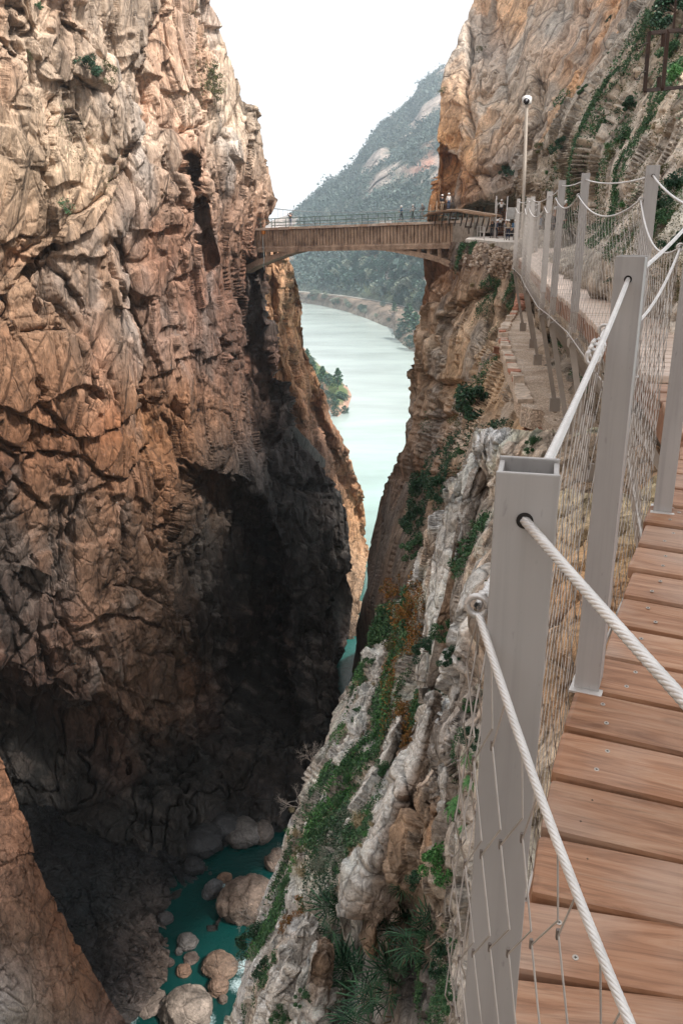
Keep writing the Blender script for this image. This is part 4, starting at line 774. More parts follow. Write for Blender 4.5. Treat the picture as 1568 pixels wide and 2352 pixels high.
# suspension footbridge behind
sf = empty('suspension_footbridge', BP(LB / 2, 7, .5), 0, 'thin suspension footbridge with rope handrails just behind the arch bridge', 'footbridge'); sl_ = sf.location.copy()
def SFp(s, d, h): return BP(s, 6.2 + d, h)
m = MB(); n = 28
for k in range(n):
    a = SFp(.5 + (LB - 1) * k / n, 0, .35); c = SFp(.5 + (LB - 1) * (k + 1) / n, 0, .35); m.bar(a - sl_, c - sl_ - ax * .03, 1.0, .10)
m.build('deck', plain_mat('pale_footbridge_deck', (.55, .52, .5), .7), sf)
for d in (-.55, .55):
    m = MB()
    m.tube([SFp(LB * k / 20, d, 1.55 + 1.1 * (2 * k / 20 - 1) ** 2) - sl_ for k in range(21)], .03, 5)
    for k in range(1, 20): m.bar(SFp(LB * k / 20, d, .4) - sl_, SFp(LB * k / 20, d, 1.55 + 1.1 * (2 * k / 20 - 1) ** 2) - sl_, .02, .02, ax)
    m.tube([SFp(LB * k / 20, d, .9) - sl_ for k in range(21)], .015, 4)
    m.build('rope_handrail', plain_mat('grey_wire_rope', (.3, .33, .35), .5, .4), sf)
for s in (LB - 1.0,):
    for d in (-.6, .6): m = MB(); m.bar(SFp(s, d, -.5) - sl_, SFp(s, d, 2.9) - sl_, .14, .14, ax); m.build('post', M_green, sf)
# ------------------------------------------------------------------ catwalk on the cliff, terrace, steps
cw = [(986, 497, 108), (1000, 489.5, 104.5), (1034, 484, 100), (1062, 484, 97), (1085, 488, 94.5), (1110, 492, 92), (1136, 496, 90)]
P_ = [WV(*c) for c in cw]; M_wood = plain_mat('weathered_brown_timber', (.28, .17, .10), .85, var=.35, scale=3)
ct = empty('cliff_catwalk', P_[3], 0, 'old timber catwalk with short rail posts curving round the cliff above the terrace', 'catwalk'); c0 = ct.location.copy()
m = MB()
for a, b in zip(P_[:-1], P_[1:]): m.bar(a - c0, b - c0, 1.5, .16)
m.build('deck', M_wood, ct); m = MB()
for i, a in enumerate(P_[:-1]):
    for f in (0, .5):
        q = a.lerp(P_[i + 1], f); m.bar(q - c0 + Vector((0, -.7, -.1)), q - c0 + Vector((0, 1.4, -1.5)), .12, .16)
m.build('bracket', M_dark, ct); m = MB(); edge = [p + Vector((0, -.72, 0)) for p in P_]
for i, a in enumerate(edge[:-1]):
    for f in (0, .5): q = a.lerp(edge[i + 1], f) - c0; m.bar(q + Vector((0, 0, -.95 if i > 2 else 0)), q + Vector((0, 0, .15)), .09, .09, (0, 1, 0))
for a in edge[:2]: m.bar(a - c0, a - c0 + Vector((0, 0, 1.3)), .08, .08, (0, 1, 0))
for k in range(len(edge) - 1): m.tube([edge[k] - c0 + Vector((0, 0, .12)), edge[k + 1] - c0 + Vector((0, 0, .12))], .06, 5)
m.build('rail_post', plain_mat('pale_timber', (.5, .38, .28), .8), ct)
tz = EYE - 1.95
tp = [(1068, 549.5), (1100, 550.5), (1140, 555), (1178, 556.5), (1215, 556.5), (1222, 546.5), (1190, 544), (1130, 543), (1078, 544)]
TP = [WZ(x, y, tz) for x, y in tp]; m = MB(); m.prism([(p.x, p.y) for p in TP], lambda x, y: (x, y, tz - 2.5), lambda x, y: (x, y, tz)); M_pale = plain_mat('pale_dusty_concrete', (.62, .56, .50), .9, scale=1.5)
tag(m.build('terrace', M_pale), 'pale concrete terrace at the right end of the bridge where walkers rest', 'terrace')
rw = [WV(1057, 500, 106), WV(1136, 497, 101)]
m = MB(); m.bar(rw[0] - Vector((0, 0, .9)), rw[1] - Vector((0, 0, .9)), .4, 1.6, bev=.03)
tag(m.build('retaining_wall', M_grey), 'grey concrete retaining wall between the catwalk and the terrace', 'wall')
tr = empty('terrace_railing', WZ(1120, 548, tz), 0, 'low steel post and wire railing along the edge of the pale terrace', 'railing'); t0 = tr.location.copy(); M_steel = plain_mat('brushed_grey_steel', (.50, .46, .43), .45, .55, var=.08, scale=3)
def rail_run(px, parent, o, h=1.1, wires=(1.08, .6)):
    pts = [WZ(x, y, tz) for x, y in px]
    for p in pts: m = MB(); m.bar(p - o, p - o + Vector((0, 0, h)), .07, .07, (0, 1, 0)); m.build('post', M_steel, parent)
    m = MB()
    for w_ in wires: m.tube([p - o + Vector((0, 0, w_)) for p in pts], .016, 4)
    m.build('wire', M_steel, parent)
rail_run([(1095, 546), (1102, 547), (1109, 548.5), (1111, 551)], tr, t0)
rail_run([(1135, 546.5), (1155, 546), (1157, 552), (1184, 553)], tr, t0)
for x, y, h in ((1136, 547, 3.4), (1133.5, 546, 3.6)): p = WZ(x, y, tz); m = MB(); m.bar(p - t0, p - t0 + Vector((0, 0, h)), .1, .1, (0, 1, 0)); m.build('post', M_steel, tr)
S0, S1 = WZ(1147, 546.5, tz), WV(1151, 481, 95); st = empty('steep_steps', S0, 0, 'steep rusty steps with pale handrails climbing from the terrace to the catwalk', 'stairs'); M_rust = plain_mat('red_brown_rust', (.20, .085, .05), .85, var=.4, scale=5)
m = MB()
for k in range(13): q = S0.lerp(S1, k / 12) - S0; m.box(q, (.85, .3, .06))
for dx in (-.45, .45): m.bar(Vector((dx, 0, 0)), S1 - S0 + Vector((dx, 0, 0)), .06, .2)
m.build('treads', M_rust, st)
for dx in (-.52, .52):
    m = MB(); up = Vector((0, 0, 1.0)); e0 = Vector((dx, 0, 0)); e1 = S1 - S0 + Vector((dx * 1.1, 0, 0)); m.tube([e0 + up, e1 + up + (e1 - e0).normalized() * .5], .06, 6)
    for k in range(4): q = e0.lerp(e1, k / 3); m.bar(q, q + up, .05, .05, (0, 1, 0))
    m.build('handrail', M_steel, st)
m = MB(); p = WV(1178.8, 490, 78); m.box((0, 0, 0), (1.15, .06, .95)); sg = empty('information_board', p, 0, 'small pale grey information board fixed to the rock above the terrace', 'sign'); m.build('panel', plain_mat('faded_grey_panel', (.42, .40, .38), .6, var=.2, scale=3), sg)
for dx in (-.4, .4): m = MB(); m.box((dx, .35, 0), (.08, .7, .08)); m.build('bracket', M_steel, sg)
# dry stone wall
def stone(r, seed, c, bm_out, flat=.7):
    g = random.Random(seed); V = []; bm = bmesh.new(); bmesh.ops.create_icosphere(bm, subdivisions=1, radius=1); sx, sy, sz = r * g.uniform(.75, 1.35), r * g.uniform(.7, 1.1), r * g.uniform(.5, flat + .2)
    M = Euler((g.uniform(-.3, .3), g.uniform(-.4, .4), g.uniform(0, 6))).to_matrix()
    for v in bm.verts: v.co = M @ Vector((v.co.x * sx * g.uniform(.8, 1.15), v.co.y * sy * g.uniform(.8, 1.15), v.co.z * sz * g.uniform(.8, 1.15)))
    bm.verts.ensure_lookup_table(); bm_out.add([v.co + Vector(c) for v in bm.verts], [[v.index for v in f.verts] for f in bm.faces]); bm.free()
def stone_mat(name, cols, sc=2.5):
    m, t, b = newmat(name); g = N(t, 'ShaderNodeNewGeometry'); co = mapping(t, (sc,) * 3); n = N(t, 'ShaderNodeTexNoise', Scale=3, Detail=7, Roughness=.65); t.links.new(co, n.inputs['Vector'])
    c = ramp(t, g.outputs['Random Per Island'], [(i / (len(cols) - 1), q) for i, q in enumerate(cols)]); c = mixc(t, 'MULTIPLY', .8, c, ramp(t, n.outputs[0], [(.3, .5), (.65, 1.25)])); t.links.new(c, b.inputs['Base Color']); b.inputs['Roughness'].default_value = .9
    bp = N(t, 'ShaderNodeBump', Strength=.5, Distance=.05); t.links.new(n.outputs[0], bp.inputs['Height']); t.links.new(bp.outputs[0], b.inputs['Normal']); return m
R1 = PATCH['gorge_cliff_right']; R3 = PATCH['gorge_slope_near']; R4 = PATCH['gorge_slope_right']; R5 = PATCH['gorge_cliff_upper_right']; L1 = PATCH['gorge_cliff_left']; L2 = PATCH['gorge_cliff_left_spur']
M_st = stone_mat('loose_wall_stone', [(.30, .22, .16), (.50, .38, .29), (.36, .27, .2), (.60, .50, .42)])
m = MB(); poly = [(1072, 582), (1088, 566), (1110, 560), (1130, 564), (1190, 563), (1192, 612), (1172, 628), (1150, 634), (1120, 634), (1102, 614), (1082, 612)]; i = 0
for y in np.arange(560, 640, 3.6):
    for x in np.arange(1070, 1200, 5.2):
        xx, yy = x + rnd.uniform(-1.6, 1.6), y + rnd.uniform(-1.0, 1.0)
        if inpoly(np.array([xx]), np.array([yy]), poly)[0]:
            p, _ = R1.at(xx, yy, .15); stone(rnd.uniform(.09, .17) * (p.y / 60), i, p, m); i += 1
tag(m.build('dry_stone_wall', M_st), 'tumbled dry stone wall of brown rubble under the pale terrace', 'wall')
# ------------------------------------------------------------------ old concrete path with brick edge
pz = EYE - 2.8
edge = [(1186, 703), (1178, 716), (1167, 732), (1158, 744), (1146, 772), (1153, 803), (1163, 834), (1174, 863), (1183, 890), (1190, 912), (1195, 934)]
pp = edge + [(1248, 943), (1258, 975), (1268, 1010), (1280, 1060), (1290, 1110), (1292, 1190), (1330, 1230), (1400, 1240), (1520, 1200), (1500, 1000), (1400, 930), (1330, 890), (1302, 862), (1276, 832), (1256, 800), (1241, 765), (1226, 730), (1216, 703)]
PP = [WZ(x, y, pz) for x, y in pp]; old = empty('old_path', PP[4], 0, 'crumbling old concrete path with a broken brick edge below the boardwalk', 'path'); o0 = old.location.copy()
m, t, b = newmat('gravelly_old_concrete'); co = mapping(t, (1, 1, 1)); n1 = N(t, 'ShaderNodeTexNoise', Scale=1.4, Detail=8, Roughness=.65); n2 = N(t, 'ShaderNodeTexVoronoi', Scale=26); n3 = N(t, 'ShaderNodeTexNoise', Scale=40, Detail=3)
for q in (n1, n2, n3): t.links.new(co, q.inputs['Vector'])
c = ramp(t, n1.outputs[0], [(.3, (.34, .24, .17)), (.5, (.60, .46, .35)), (.7, (.74, .62, .52))]); c = mixc(t, 'MULTIPLY', .6, c, ramp(t, n2.outputs['Distance'], [(.1, 1.25), (.6, .55)])); c = mixc(t, 'MULTIPLY', .7, c, ramp(t, n3.outputs[0], [(.35, .5), (.6, 1.3)]))
t.links.new(c, b.inputs['Base Color']); b.inputs['Roughness'].default_value = .95; bp = N(t, 'ShaderNodeBump', Strength=.7, Distance=.02); t.links.new(n2.outputs['Distance'], bp.inputs['Height']); t.links.new(bp.outputs[0], b.inputs['Normal']); M_path = m
def rag(pl, n, amp, seed):
    out = []; g = random.Random(seed)
    for a, b_ in zip(pl, pl[1:] + pl[:1]):
        for k in range(n): f = k / n; out.append((a.x + (b_.x - a.x) * f + g.uniform(-amp, amp), a.y + (b_.y - a.y) * f + g.uniform(-amp, amp)))
    return out
m = MB(); RG = rag(PP, 4, .035, 3); m.prism([(x - o0.x, y - o0.y) for x, y in RG], lambda x, y: (x, y, -.32), lambda x, y: (x, y, 0)); m.build('slab', M_path, old)
ep = [WZ(x, y, pz) - o0 for x, y in edge]; mb_, mp_ = MB(), MB(); k = 0
for a, b_ in zip(ep[:-1], ep[1:]):
    L_ = (b_ - a).length; nn = max(1, int(L_ / .21)); d = (b_ - a).normalized(); ang = math.atan2(d.y, d.x)
    for j in range(nn):
        q = a.lerp(b_, (j + .5) / nn); mt = mb_ if rnd.random() < .35 else mp_; hh = .07 if rnd.random() < .8 else .15
        if rnd.random() < .86: mt.box(q + Vector((.07, 0, hh / 2 + rnd.uniform(-.01, .015))), (L_ / nn * .9, rnd.uniform(.16, .26), hh), Euler((rnd.uniform(-.08, .08), rnd.uniform(-.08, .08), ang + rnd.uniform(-.15, .15))).to_matrix(), .008)
mb_.build('edge_brick', plain_mat('red_brick', (.42, .19, .12), .9, var=.4, scale=12), old)['label'] = 'broken red bricks along the path edge'
mp_.build('edge_stone', plain_mat('pale_mortar_stone', (.56, .45, .36), .95, var=.35, scale=9), old)
mb_ = MB()
for k, (x, y) in enumerate([(1186, 700), (1187, 704), (1186, 708), (1183, 713)]):
    q = WZ(x, y, pz) - o0
    for j in range(3 - k // 2): mb_.box(q + Vector((.1, 0, .07 + .12 * j)), (.26, .5, .09), Euler((0, 0, rnd.uniform(-.1, .1))).to_matrix(), .01)
mb_.build('brick_pier', plain_mat('pier_brick', (.45, .22, .15), .9, var=.4, scale=10), old)
rub = MB()
for k in range(150):
    a = PP[11 + k % 6].lerp(PP[12 + k % 6], rnd.random()); stone(rnd.uniform(.02, .07), 900 + k, a - o0 + Vector((rnd.uniform(-.02, .22), rnd.uniform(-.12, .12), rnd.uniform(-.24, .02))), rub)
rub.build('broken_edge', M_st, old)
def ibeam(a, b, h=.16, w=.12, t=.014):
    m = MB(); d = (b - a).normalized(); s_ = d.cross(Vector((0, 0, 1))).normalized(); u_ = s_.cross(d)
    m.bar(a, b, w, t); m.bar(a - u_ * (h - t), b - u_ * (h - t), w, t); m.bar(a - u_ * (h / 2), b - u_ * (h / 2), t, h - 2 * t - .004); return m
for i, (p, q, z0, z1, lb) in enumerate([((1204, 966), (1250, 962), -.22, -.22, 'rusty steel beam jutting from the broken end of the old path'), ((1236, 966), (1284, 1085), -.26, -.30, 'long rusty rail running on from the broken end of the old path'), ((1286, 1120), (1300, 1230), -.30, -.34, 'rusty rail end hidden behind the net under the old path'), ((1134, 796), (1152, 799), -.2, -.2, 'short rusty beam stub on the outer edge of the old path')]):
    a, b = WZ(p[0], p[1], pz + z0), WZ(q[0], q[1], pz + z1); mm = ibeam(a, b); tag(mm.build('rusty_beam', M_rust), lb, 'steel beam')
# ------------------------------------------------------------------ boardwalk
RAIL = [(.51, -.42, -1.62), (.214, .96, -1.468), (.72, 2.25, -1.29), (1.30, 3.35, -1.12), (1.78, 5.35, -.92), (2.16, 8.26, -.83), (2.33, 9.84, -.83), (2.56, 11.4, -.90), (3.12, 15.1, -.88), (3.43, 17.0, -.86), (3.71, 19.4, -.83), (5.0, 23.4, -.83), (5.42, 25.8, -.83)]
RV = [Vector((x, y, EYE + z)) for x, y, z in RAIL]
DE = [(.55, -.5, -1.64), (.275, .9, -1.49), (.305, 1.25, -1.45), (.335, 1.36, -1.43), (.671, 2.22, -1.29), (.80, 2.36, -1.27), (1.234, 3.34, -1.12), (1.34, 3.45, -1.10), (1.66, 4.1, -1.03), (1.86, 5.35, -.92), (2.24, 8.26, -.83), (2.41, 9.84, -.83), (2.64, 11.4, -.83), (3.20, 15.1, -.83), (3.51, 17.0, -.83), (3.79, 19.4, -.83), (5.05, 23.4, -.83), (5.6, 26.5, -.85)]
# inner normals: planks point to the right of travel
wdk, wtk, wbk = newmat('reddish_deck_timber')
g_ = N(wtk, 'ShaderNodeNewGeometry'); tcd = N(wtk, 'ShaderNodeUVMap'); mpd = N(wtk, 'ShaderNodeMapping'); mpd.inputs['Scale'].default_value = (1.6, 16, 1)
rn = N(wtk, 'ShaderNodeMath', operation='MULTIPLY'); rn.inputs[1].default_value = 37.; wtk.links.new(g_.outputs['Random Per Island'], rn.inputs[0]); cx = N(wtk, 'ShaderNodeCombineXYZ'); wtk.links.new(rn.outputs[0], cx.inputs[0]); wtk.links.new(rn.outputs[0], cx.inputs[1]); wtk.links.new(cx.outputs[0], mpd.inputs['Location'])
wtk.links.new(tcd.outputs[0], mpd.inputs[0]); wv = N(wtk, 'ShaderNodeTexNoise', Scale=1.5, Detail=9, Roughness=.62, Distortion=1.2); wtk.links.new(mpd.outputs[0], wv.inputs['Vector'])
mpg = N(wtk, 'ShaderNodeMapping'); mpg.inputs['Scale'].default_value = (3, 85, 1); wtk.links.new(tcd.outputs[0], mpg.inputs[0]); wtk.links.new(cx.outputs[0], mpg.inputs['Location']); wg = N(wtk, 'ShaderNodeTexNoise', Scale=1, Detail=6, Roughness=.75, Distortion=.6); wtk.links.new(mpg.outputs[0], wg.inputs['Vector'])
wbl = N(wtk, 'ShaderNodeTexNoise', Scale=2.6, Detail=4); mp2 = N(wtk, 'ShaderNodeMapping'); wtk.links.new(tcd.outputs[0], mp2.inputs[0]); wtk.links.new(cx.outputs[0], mp2.inputs['Location']); wtk.links.new(mp2.outputs[0], wbl.inputs['Vector'])
c = ramp(wtk, wv.outputs[0], [(.28, (.17, .07, .032)), (.5, (.34, .17, .095)), (.7, (.43, .26, .165))])
c = mixc(wtk, 'MIX', ramp(wtk, wbl.outputs[0], [(.44, 0), (.68, .55)]), c, (.40, .30, .24)); c = mixc(wtk, 'MULTIPLY', .6, c, ramp(wtk, wg.outputs[0], [(.32, .42), (.48, .95), (.65, 1.12)]))
kv = N(wtk, 'ShaderNodeTexVoronoi', Scale=1.0); mp3 = N(wtk, 'ShaderNodeMapping'); mp3.inputs['Scale'].default_value = (2.4, 5.5, 1); wtk.links.new(tcd.outputs[0], mp3.inputs[0]); wtk.links.new(cx.outputs[0], mp3.inputs['Location']); wtk.links.new(mp3.outputs[0], kv.inputs['Vector'])
c = mixc(wtk, 'MULTIPLY', .8, c, ramp(wtk, kv.outputs['Distance'], [(0, .45), (.05, .6), (.075, .95), (.10, .72), (.13, 1.)]))
c = mixc(wtk, 'MULTIPLY', 1, c, ramp(wtk, g_.outputs['Random Per Island'], [(0, .84), (1, 1.12)]))
wtk.links.new(c, wbk.inputs['Base Color']); wbk.inputs['Roughness'].default_value = .48; wbk.inputs['Specular IOR Level'].default_value = .35
bp = N(wtk, 'ShaderNodeBump', Strength=.35, Distance=.006); wtk.links.new(wv.outputs[0], bp.inputs['Height']); wtk.links.new(bp.outputs[0], wbk.inputs['Normal'])
M_deck = wdk; M_beam = plain_mat('dark_edge_timber', (.24, .12, .07), .8, var=.35, scale=6)
def deck_run(pts, width, pitch, name_label, mat, skew=0., bev=.014):
    """planks laid across a polyline; returns root"""
    P = [Vector((x, y, EYE + z)) for x, y, z in pts]; root = empty('boardwalk', P[0], 0, name_label, 'boardwalk'); o = root.location.copy(); V = []; F = []; UV = []; scr = []
    cum = [0]
    for a, b in zip(P[:-1], P[1:]): cum.append(cum[-1] + (b - a).length)
    def at(s):
        for k in range(len(P) - 1):
            if s <= cum[k + 1] or k == len(P) - 2: return P[k].lerp(P[k + 1], (s - cum[k]) / (cum[k + 1] - cum[k]))
    def hd(s):
        a, b = at(max(0, s - .9)), at(min(cum[-1], s + .9)); return (b - a).normalized()
    s = 0; g = random.Random(9); bmt = bmesh.new(); uvl = bmt.loops.layers.uv.new('UVMap')
    while s < cum[-1] - pitch:
        c = at(s + pitch / 2); d = hd(s + pitch / 2); sx = Vector((d.y, -d.x, 0)).normalized(); up = sx.cross(d)
        M = Matrix((sx, d, up)).transposed(); W = width(s) if callable(width) else width; jl = g.uniform(-.008, .008)
        ret = bmesh.ops.create_cube(bmt, size=1); vs_ = ret['verts']; pw = pitch - .022
        for v in vs_: v.co = Vector((v.co.x * W, v.co.y * pw, v.co.z * .055))
        es = list({e for v in vs_ for e in v.link_edges}); rb = bmesh.ops.bevel(bmt, geom=es, offset=bev, segments=2, affect='EDGES', profile=.6)
        nv = list({v for f in rb['faces'] for v in f.verts} | {v for v in vs_ if v.is_valid}); fs = {f for v in nv for f in v.link_faces}
        off = c + sx * (W / 2 + jl) - up * .0275 - o; tw = g.uniform(-.004, .004)
        for f in fs:
            for lp in f.loops: lp[uvl].uv = (lp.vert.co.x, lp.vert.co.y)
        for v in nv: v.co.z += tw * v.co.x; v.co = M @ v.co + off
        if s < 7:
            for q in (.27, .73): scr.append((c + sx * (.10 + g.uniform(-.02, .02)) + d * (pw * (q - .5)) + up * .0012 - o, up))
        s += pitch
    me = bpy.data.meshes.new('deck'); bmt.to_mesh(me); bmt.free(); me.materials.append(mat); dk = bpy.data.objects.new('deck', me); COL.objects.link(dk); dk.parent = root
    m = MB()
    for off, dz, th in ((.03, .12, .15), (.95 if not callable(width) else .9, .12, .15)):
        for a, b in zip(P[:-1], P[1:]):
            d = (b - a).normalized(); sx = Vector((d.y, -d.x, 0)).normalized(); m.bar(a + sx * off - Vector((0, 0, dz)) - o, b + sx * off - Vector((0, 0, dz)) - o, .06, th)
    m.build('edge_beam', M_beam, root); return root, scr, o
near, scr, no = deck_run(DE[:10], lambda s: 1.9 if s < 2.2 else 1.25, .19, 'near stretch of boardwalk with wide reddish planks beside the camera', M_deck)
far, _, fo = deck_run(DE[9:], lambda s: 1.1 if s < 12 else 1.7, .15, 'pale far stretch of boardwalk curving along the rock to the walkers', plain_mat('glare_pale_planks', (.60, .47, .39), .5, var=.22, scale=3, stretch=(.6, 3, 1)))  # far planks painted pale for the glare at a grazing view
M_screw = plain_mat('bright_screw', (.42, .38, .34), .4, .6, var=.2, scale=80); M_hole_shade = plain_mat('painted_hole_shade', (.015, .012, .01), .9)  # near-black discs and bars paint the shade inside holes and slots
scr0 = None
for q, up in scr:
    if scr0 is None:
        m = MB(); m.tube([(0, 0, -.001), (0, 0, .0008)], .0065, 12); scr0 = m.build('screw', M_screw, near); sc_cross = MB(); sc_cross.box((0, 0, .0011), (.006, .0013, .0006)); sc_cross.box((0, 0, .00115), (.0013, .006, .0006)); cr_ = sc_cross.build('screw_slot_shade', M_hole_shade, scr0); o = scr0
    else: o = copy_tree(scr0, near)
    o.location = q; o.rotation_euler = up.to_track_quat('Z', 'Y').to_euler()
# brackets and struts below
M_brk = plain_mat('warm_grey_bracket_steel', (.40, .35, .31), .5, .4, var=.12, scale=4)
def bracket(p, d, down, inn, root, o):
    sx = Vector((d.y, -d.x, 0)).normalized(); m = MB(); n = 12; q = p - Vector((0, 0, .16)) - sx * .02 - o
    def pt(a, b, off): return q + d * a + Vector((0, 0, b)) + sx * off
    poly = [(-.09, .02), (.09, .02), (.09, -.12)] + [(.09 * math.cos(t), -.12 - .05 * math.sin(t)) for t in np.linspace(.2, math.pi - .2, 8)] + [(-.09, -.12)]
    m.prism(poly, lambda a, b: pt(a, b, -.012), lambda a, b: pt(a, b, 0)); bk = m.build('bracket', M_brk, root)
    m = MB(); m.tube([pt(0, -.07, -.03), pt(0, -.07, .0)], .018, 8); m.build('bolt', M_steel, bk)
    m = MB(); m.bar(pt(0, -.12, .02), pt(.02, -.12 - down, inn), .055, .03, tuple(d)); m.bar(pt(.02, -.1, .05), pt(.08, -.12 - down * .8, inn + .45), .055, .03, tuple(d)); m.build('strut', M_brk, root)
    m = MB(); e = pt(.02, -.14 - down, inn); m.box(e, (.14, .05, .18)); m.build('foot_plate', M_brk, root)
for i in range(4, 11):
    d = (RV[min(i + 1, 10)] - RV[i - 1]).normalized(); d.z = 0; d.normalize(); bracket(RV[i] + Vector((0, 0, 0)), d, 1.15 if i > 5 else 1.25, .28, far, fo)
# ------------------------------------------------------------------ railing
ms, ts, bs = newmat('satin_stainless_post'); co = mapping(ts, (2, 2, .6)); n = N(ts, 'ShaderNodeTexNoise', Scale=3, Detail=6); ts.links.new(co, n.inputs['Vector']); n2 = N(ts, 'ShaderNodeTexNoise', Scale=60, Detail=3); ts.links.new(co, n2.inputs['Vector'])
c = ramp(ts, n.outputs[0], [(.3, (.36, .34, .33)), (.7, (.45, .425, .41))]); n4 = N(ts, 'ShaderNodeTexNoise', Scale=1, Detail=6, Roughness=.6); ts.links.new(mapping(ts, (38, 38, 1.2)), n4.inputs['Vector']); c = mixc(ts, 'MULTIPLY', .5, c, ramp(ts, n4.outputs[0], [(.3, .72), (.5, 1.), (.72, 1.08)])); c = mixc(ts, 'MULTIPLY', .6, c, ramp(ts, n2.outputs[0], [(.22, .6), (.33, 1.)])); ts.links.new(c, bs.inputs['Base Color'])
bs.inputs['Metallic'].default_value = .25; ts.links.new(ramp(ts, n.outputs[0], [(.3, .42), (.7, .55)]), bs.inputs['Roughness']); M_post = ms
M_cable = plain_mat('bright_wire_rope', (.66, .63, .61), .38, .55, var=.12, scale=30); M_net = plain_mat('net_wire', (.42, .38, .35), .45, .5, var=.2, scale=20); M_ferr = plain_mat('dark_ferrule', (.20, .17, .15), .5, .6)
PH = 1.2; PW = .070; PD = .074; TH = .006
fence = empty('cable_railing', RV[1], 0, 'steel post and cable railing with wire net along the outer edge of the boardwalk', 'railing'); f0 = fence.location.copy()
def post(i, p, yaw, root, o, near):
    m = MB(); M = Euler((0, 0, -yaw)).to_matrix(); c = p - o + Vector((0, 0, PH / 2)); H = PH + (.0 if i else 0)
    def b(x, y, wx, wy, hh=H, dz=0, bev=.0015): m.box(c + M @ Vector((x, y, dz)), (wx, wy, hh), M, bev if near else 0)
    b(0, -PD / 2 + TH / 2, PW, TH); b(0, PD / 2 - TH / 2, PW, TH); b(PW / 2 - TH / 2 - .001, 0, TH, PD - 2 * TH - .001, H - .004, -.002); b(-PW / 2 + TH / 2 + .001, 0, TH, PD - 2 * TH - .001, H - .004, -.002)
    ob = m.build('post', M_post, root)
    if near:
        hc = c + M @ Vector((0, 0, H / 2 - .055))
        for sgn in (-1, 1): m = MB(); e = hc + M @ Vector((0, sgn * (PD / 2 + .0006), 0)); m.tube([e - M @ Vector((0, .0007, 0)), e + M @ Vector((0, .0007, 0))], .0095, 20); m.build('cable_hole_shade', M_hole_shade, ob)
        m = MB(); m.box(c - Vector((0, 0, H / 2 + .004)), (PW * 1.3, PD * 1.6, .008), M, .002); m.build('base_plate', M_cable, ob)
    # carry the post on down past the deck edge to its bracket
    m = MB(); m.box(c - Vector((0, 0, H / 2 + .10)), (PW * .9, PD * .8, .18), M); m.build('post_foot', M_brk, ob)
YAW = [0, R(13), R(24), R(20), R(12), R(10), R(9), R(9), R(9), R(9), R(9), R(16), R(16)]
for i, p in enumerate(RV): post(i, p, YAW[i], fence, f0, i <= 4)
def twisted(path, r, strands, pitch, n=6):
    """laid wire rope: helical strands round a path"""
    m = MB(); pts = [Vector(p) for p in path]; cum = [0]
    for a, b in zip(pts[:-1], pts[1:]): cum.append(cum[-1] + (b - a).length)
    L_ = cum[-1]; N_ = int(L_ / (pitch / 9)); T = np.linspace(0, L_, N_); px = [np.interp(T, cum, [p[k] for p in pts]) for k in range(3)]; Q = [Vector((px[0][j], px[1][j], px[2][j])) for j in range(N_)]
    for s in range(strands):
        P = []
        for j in range(N_):
            d = (Q[min(j + 1, N_ - 1)] - Q[max(0, j - 1)]).normalized(); a = d.cross(Vector((0, 0, 1))).normalized(); b = a.cross(d); ph = 2 * math.pi * (T[j] / pitch + s / strands); P.append(Q[j] + (a * math.cos(ph) + b * math.sin(ph)) * r * .55)
        m.tube(P, r * .50, n, cap=False)
    return m
def sagline(a, b, sag, n=24): return [a.lerp(b, k / n) - Vector((0, 0, sag * 4 * (k / n) * (1 - k / n))) for k in range(n + 1)]
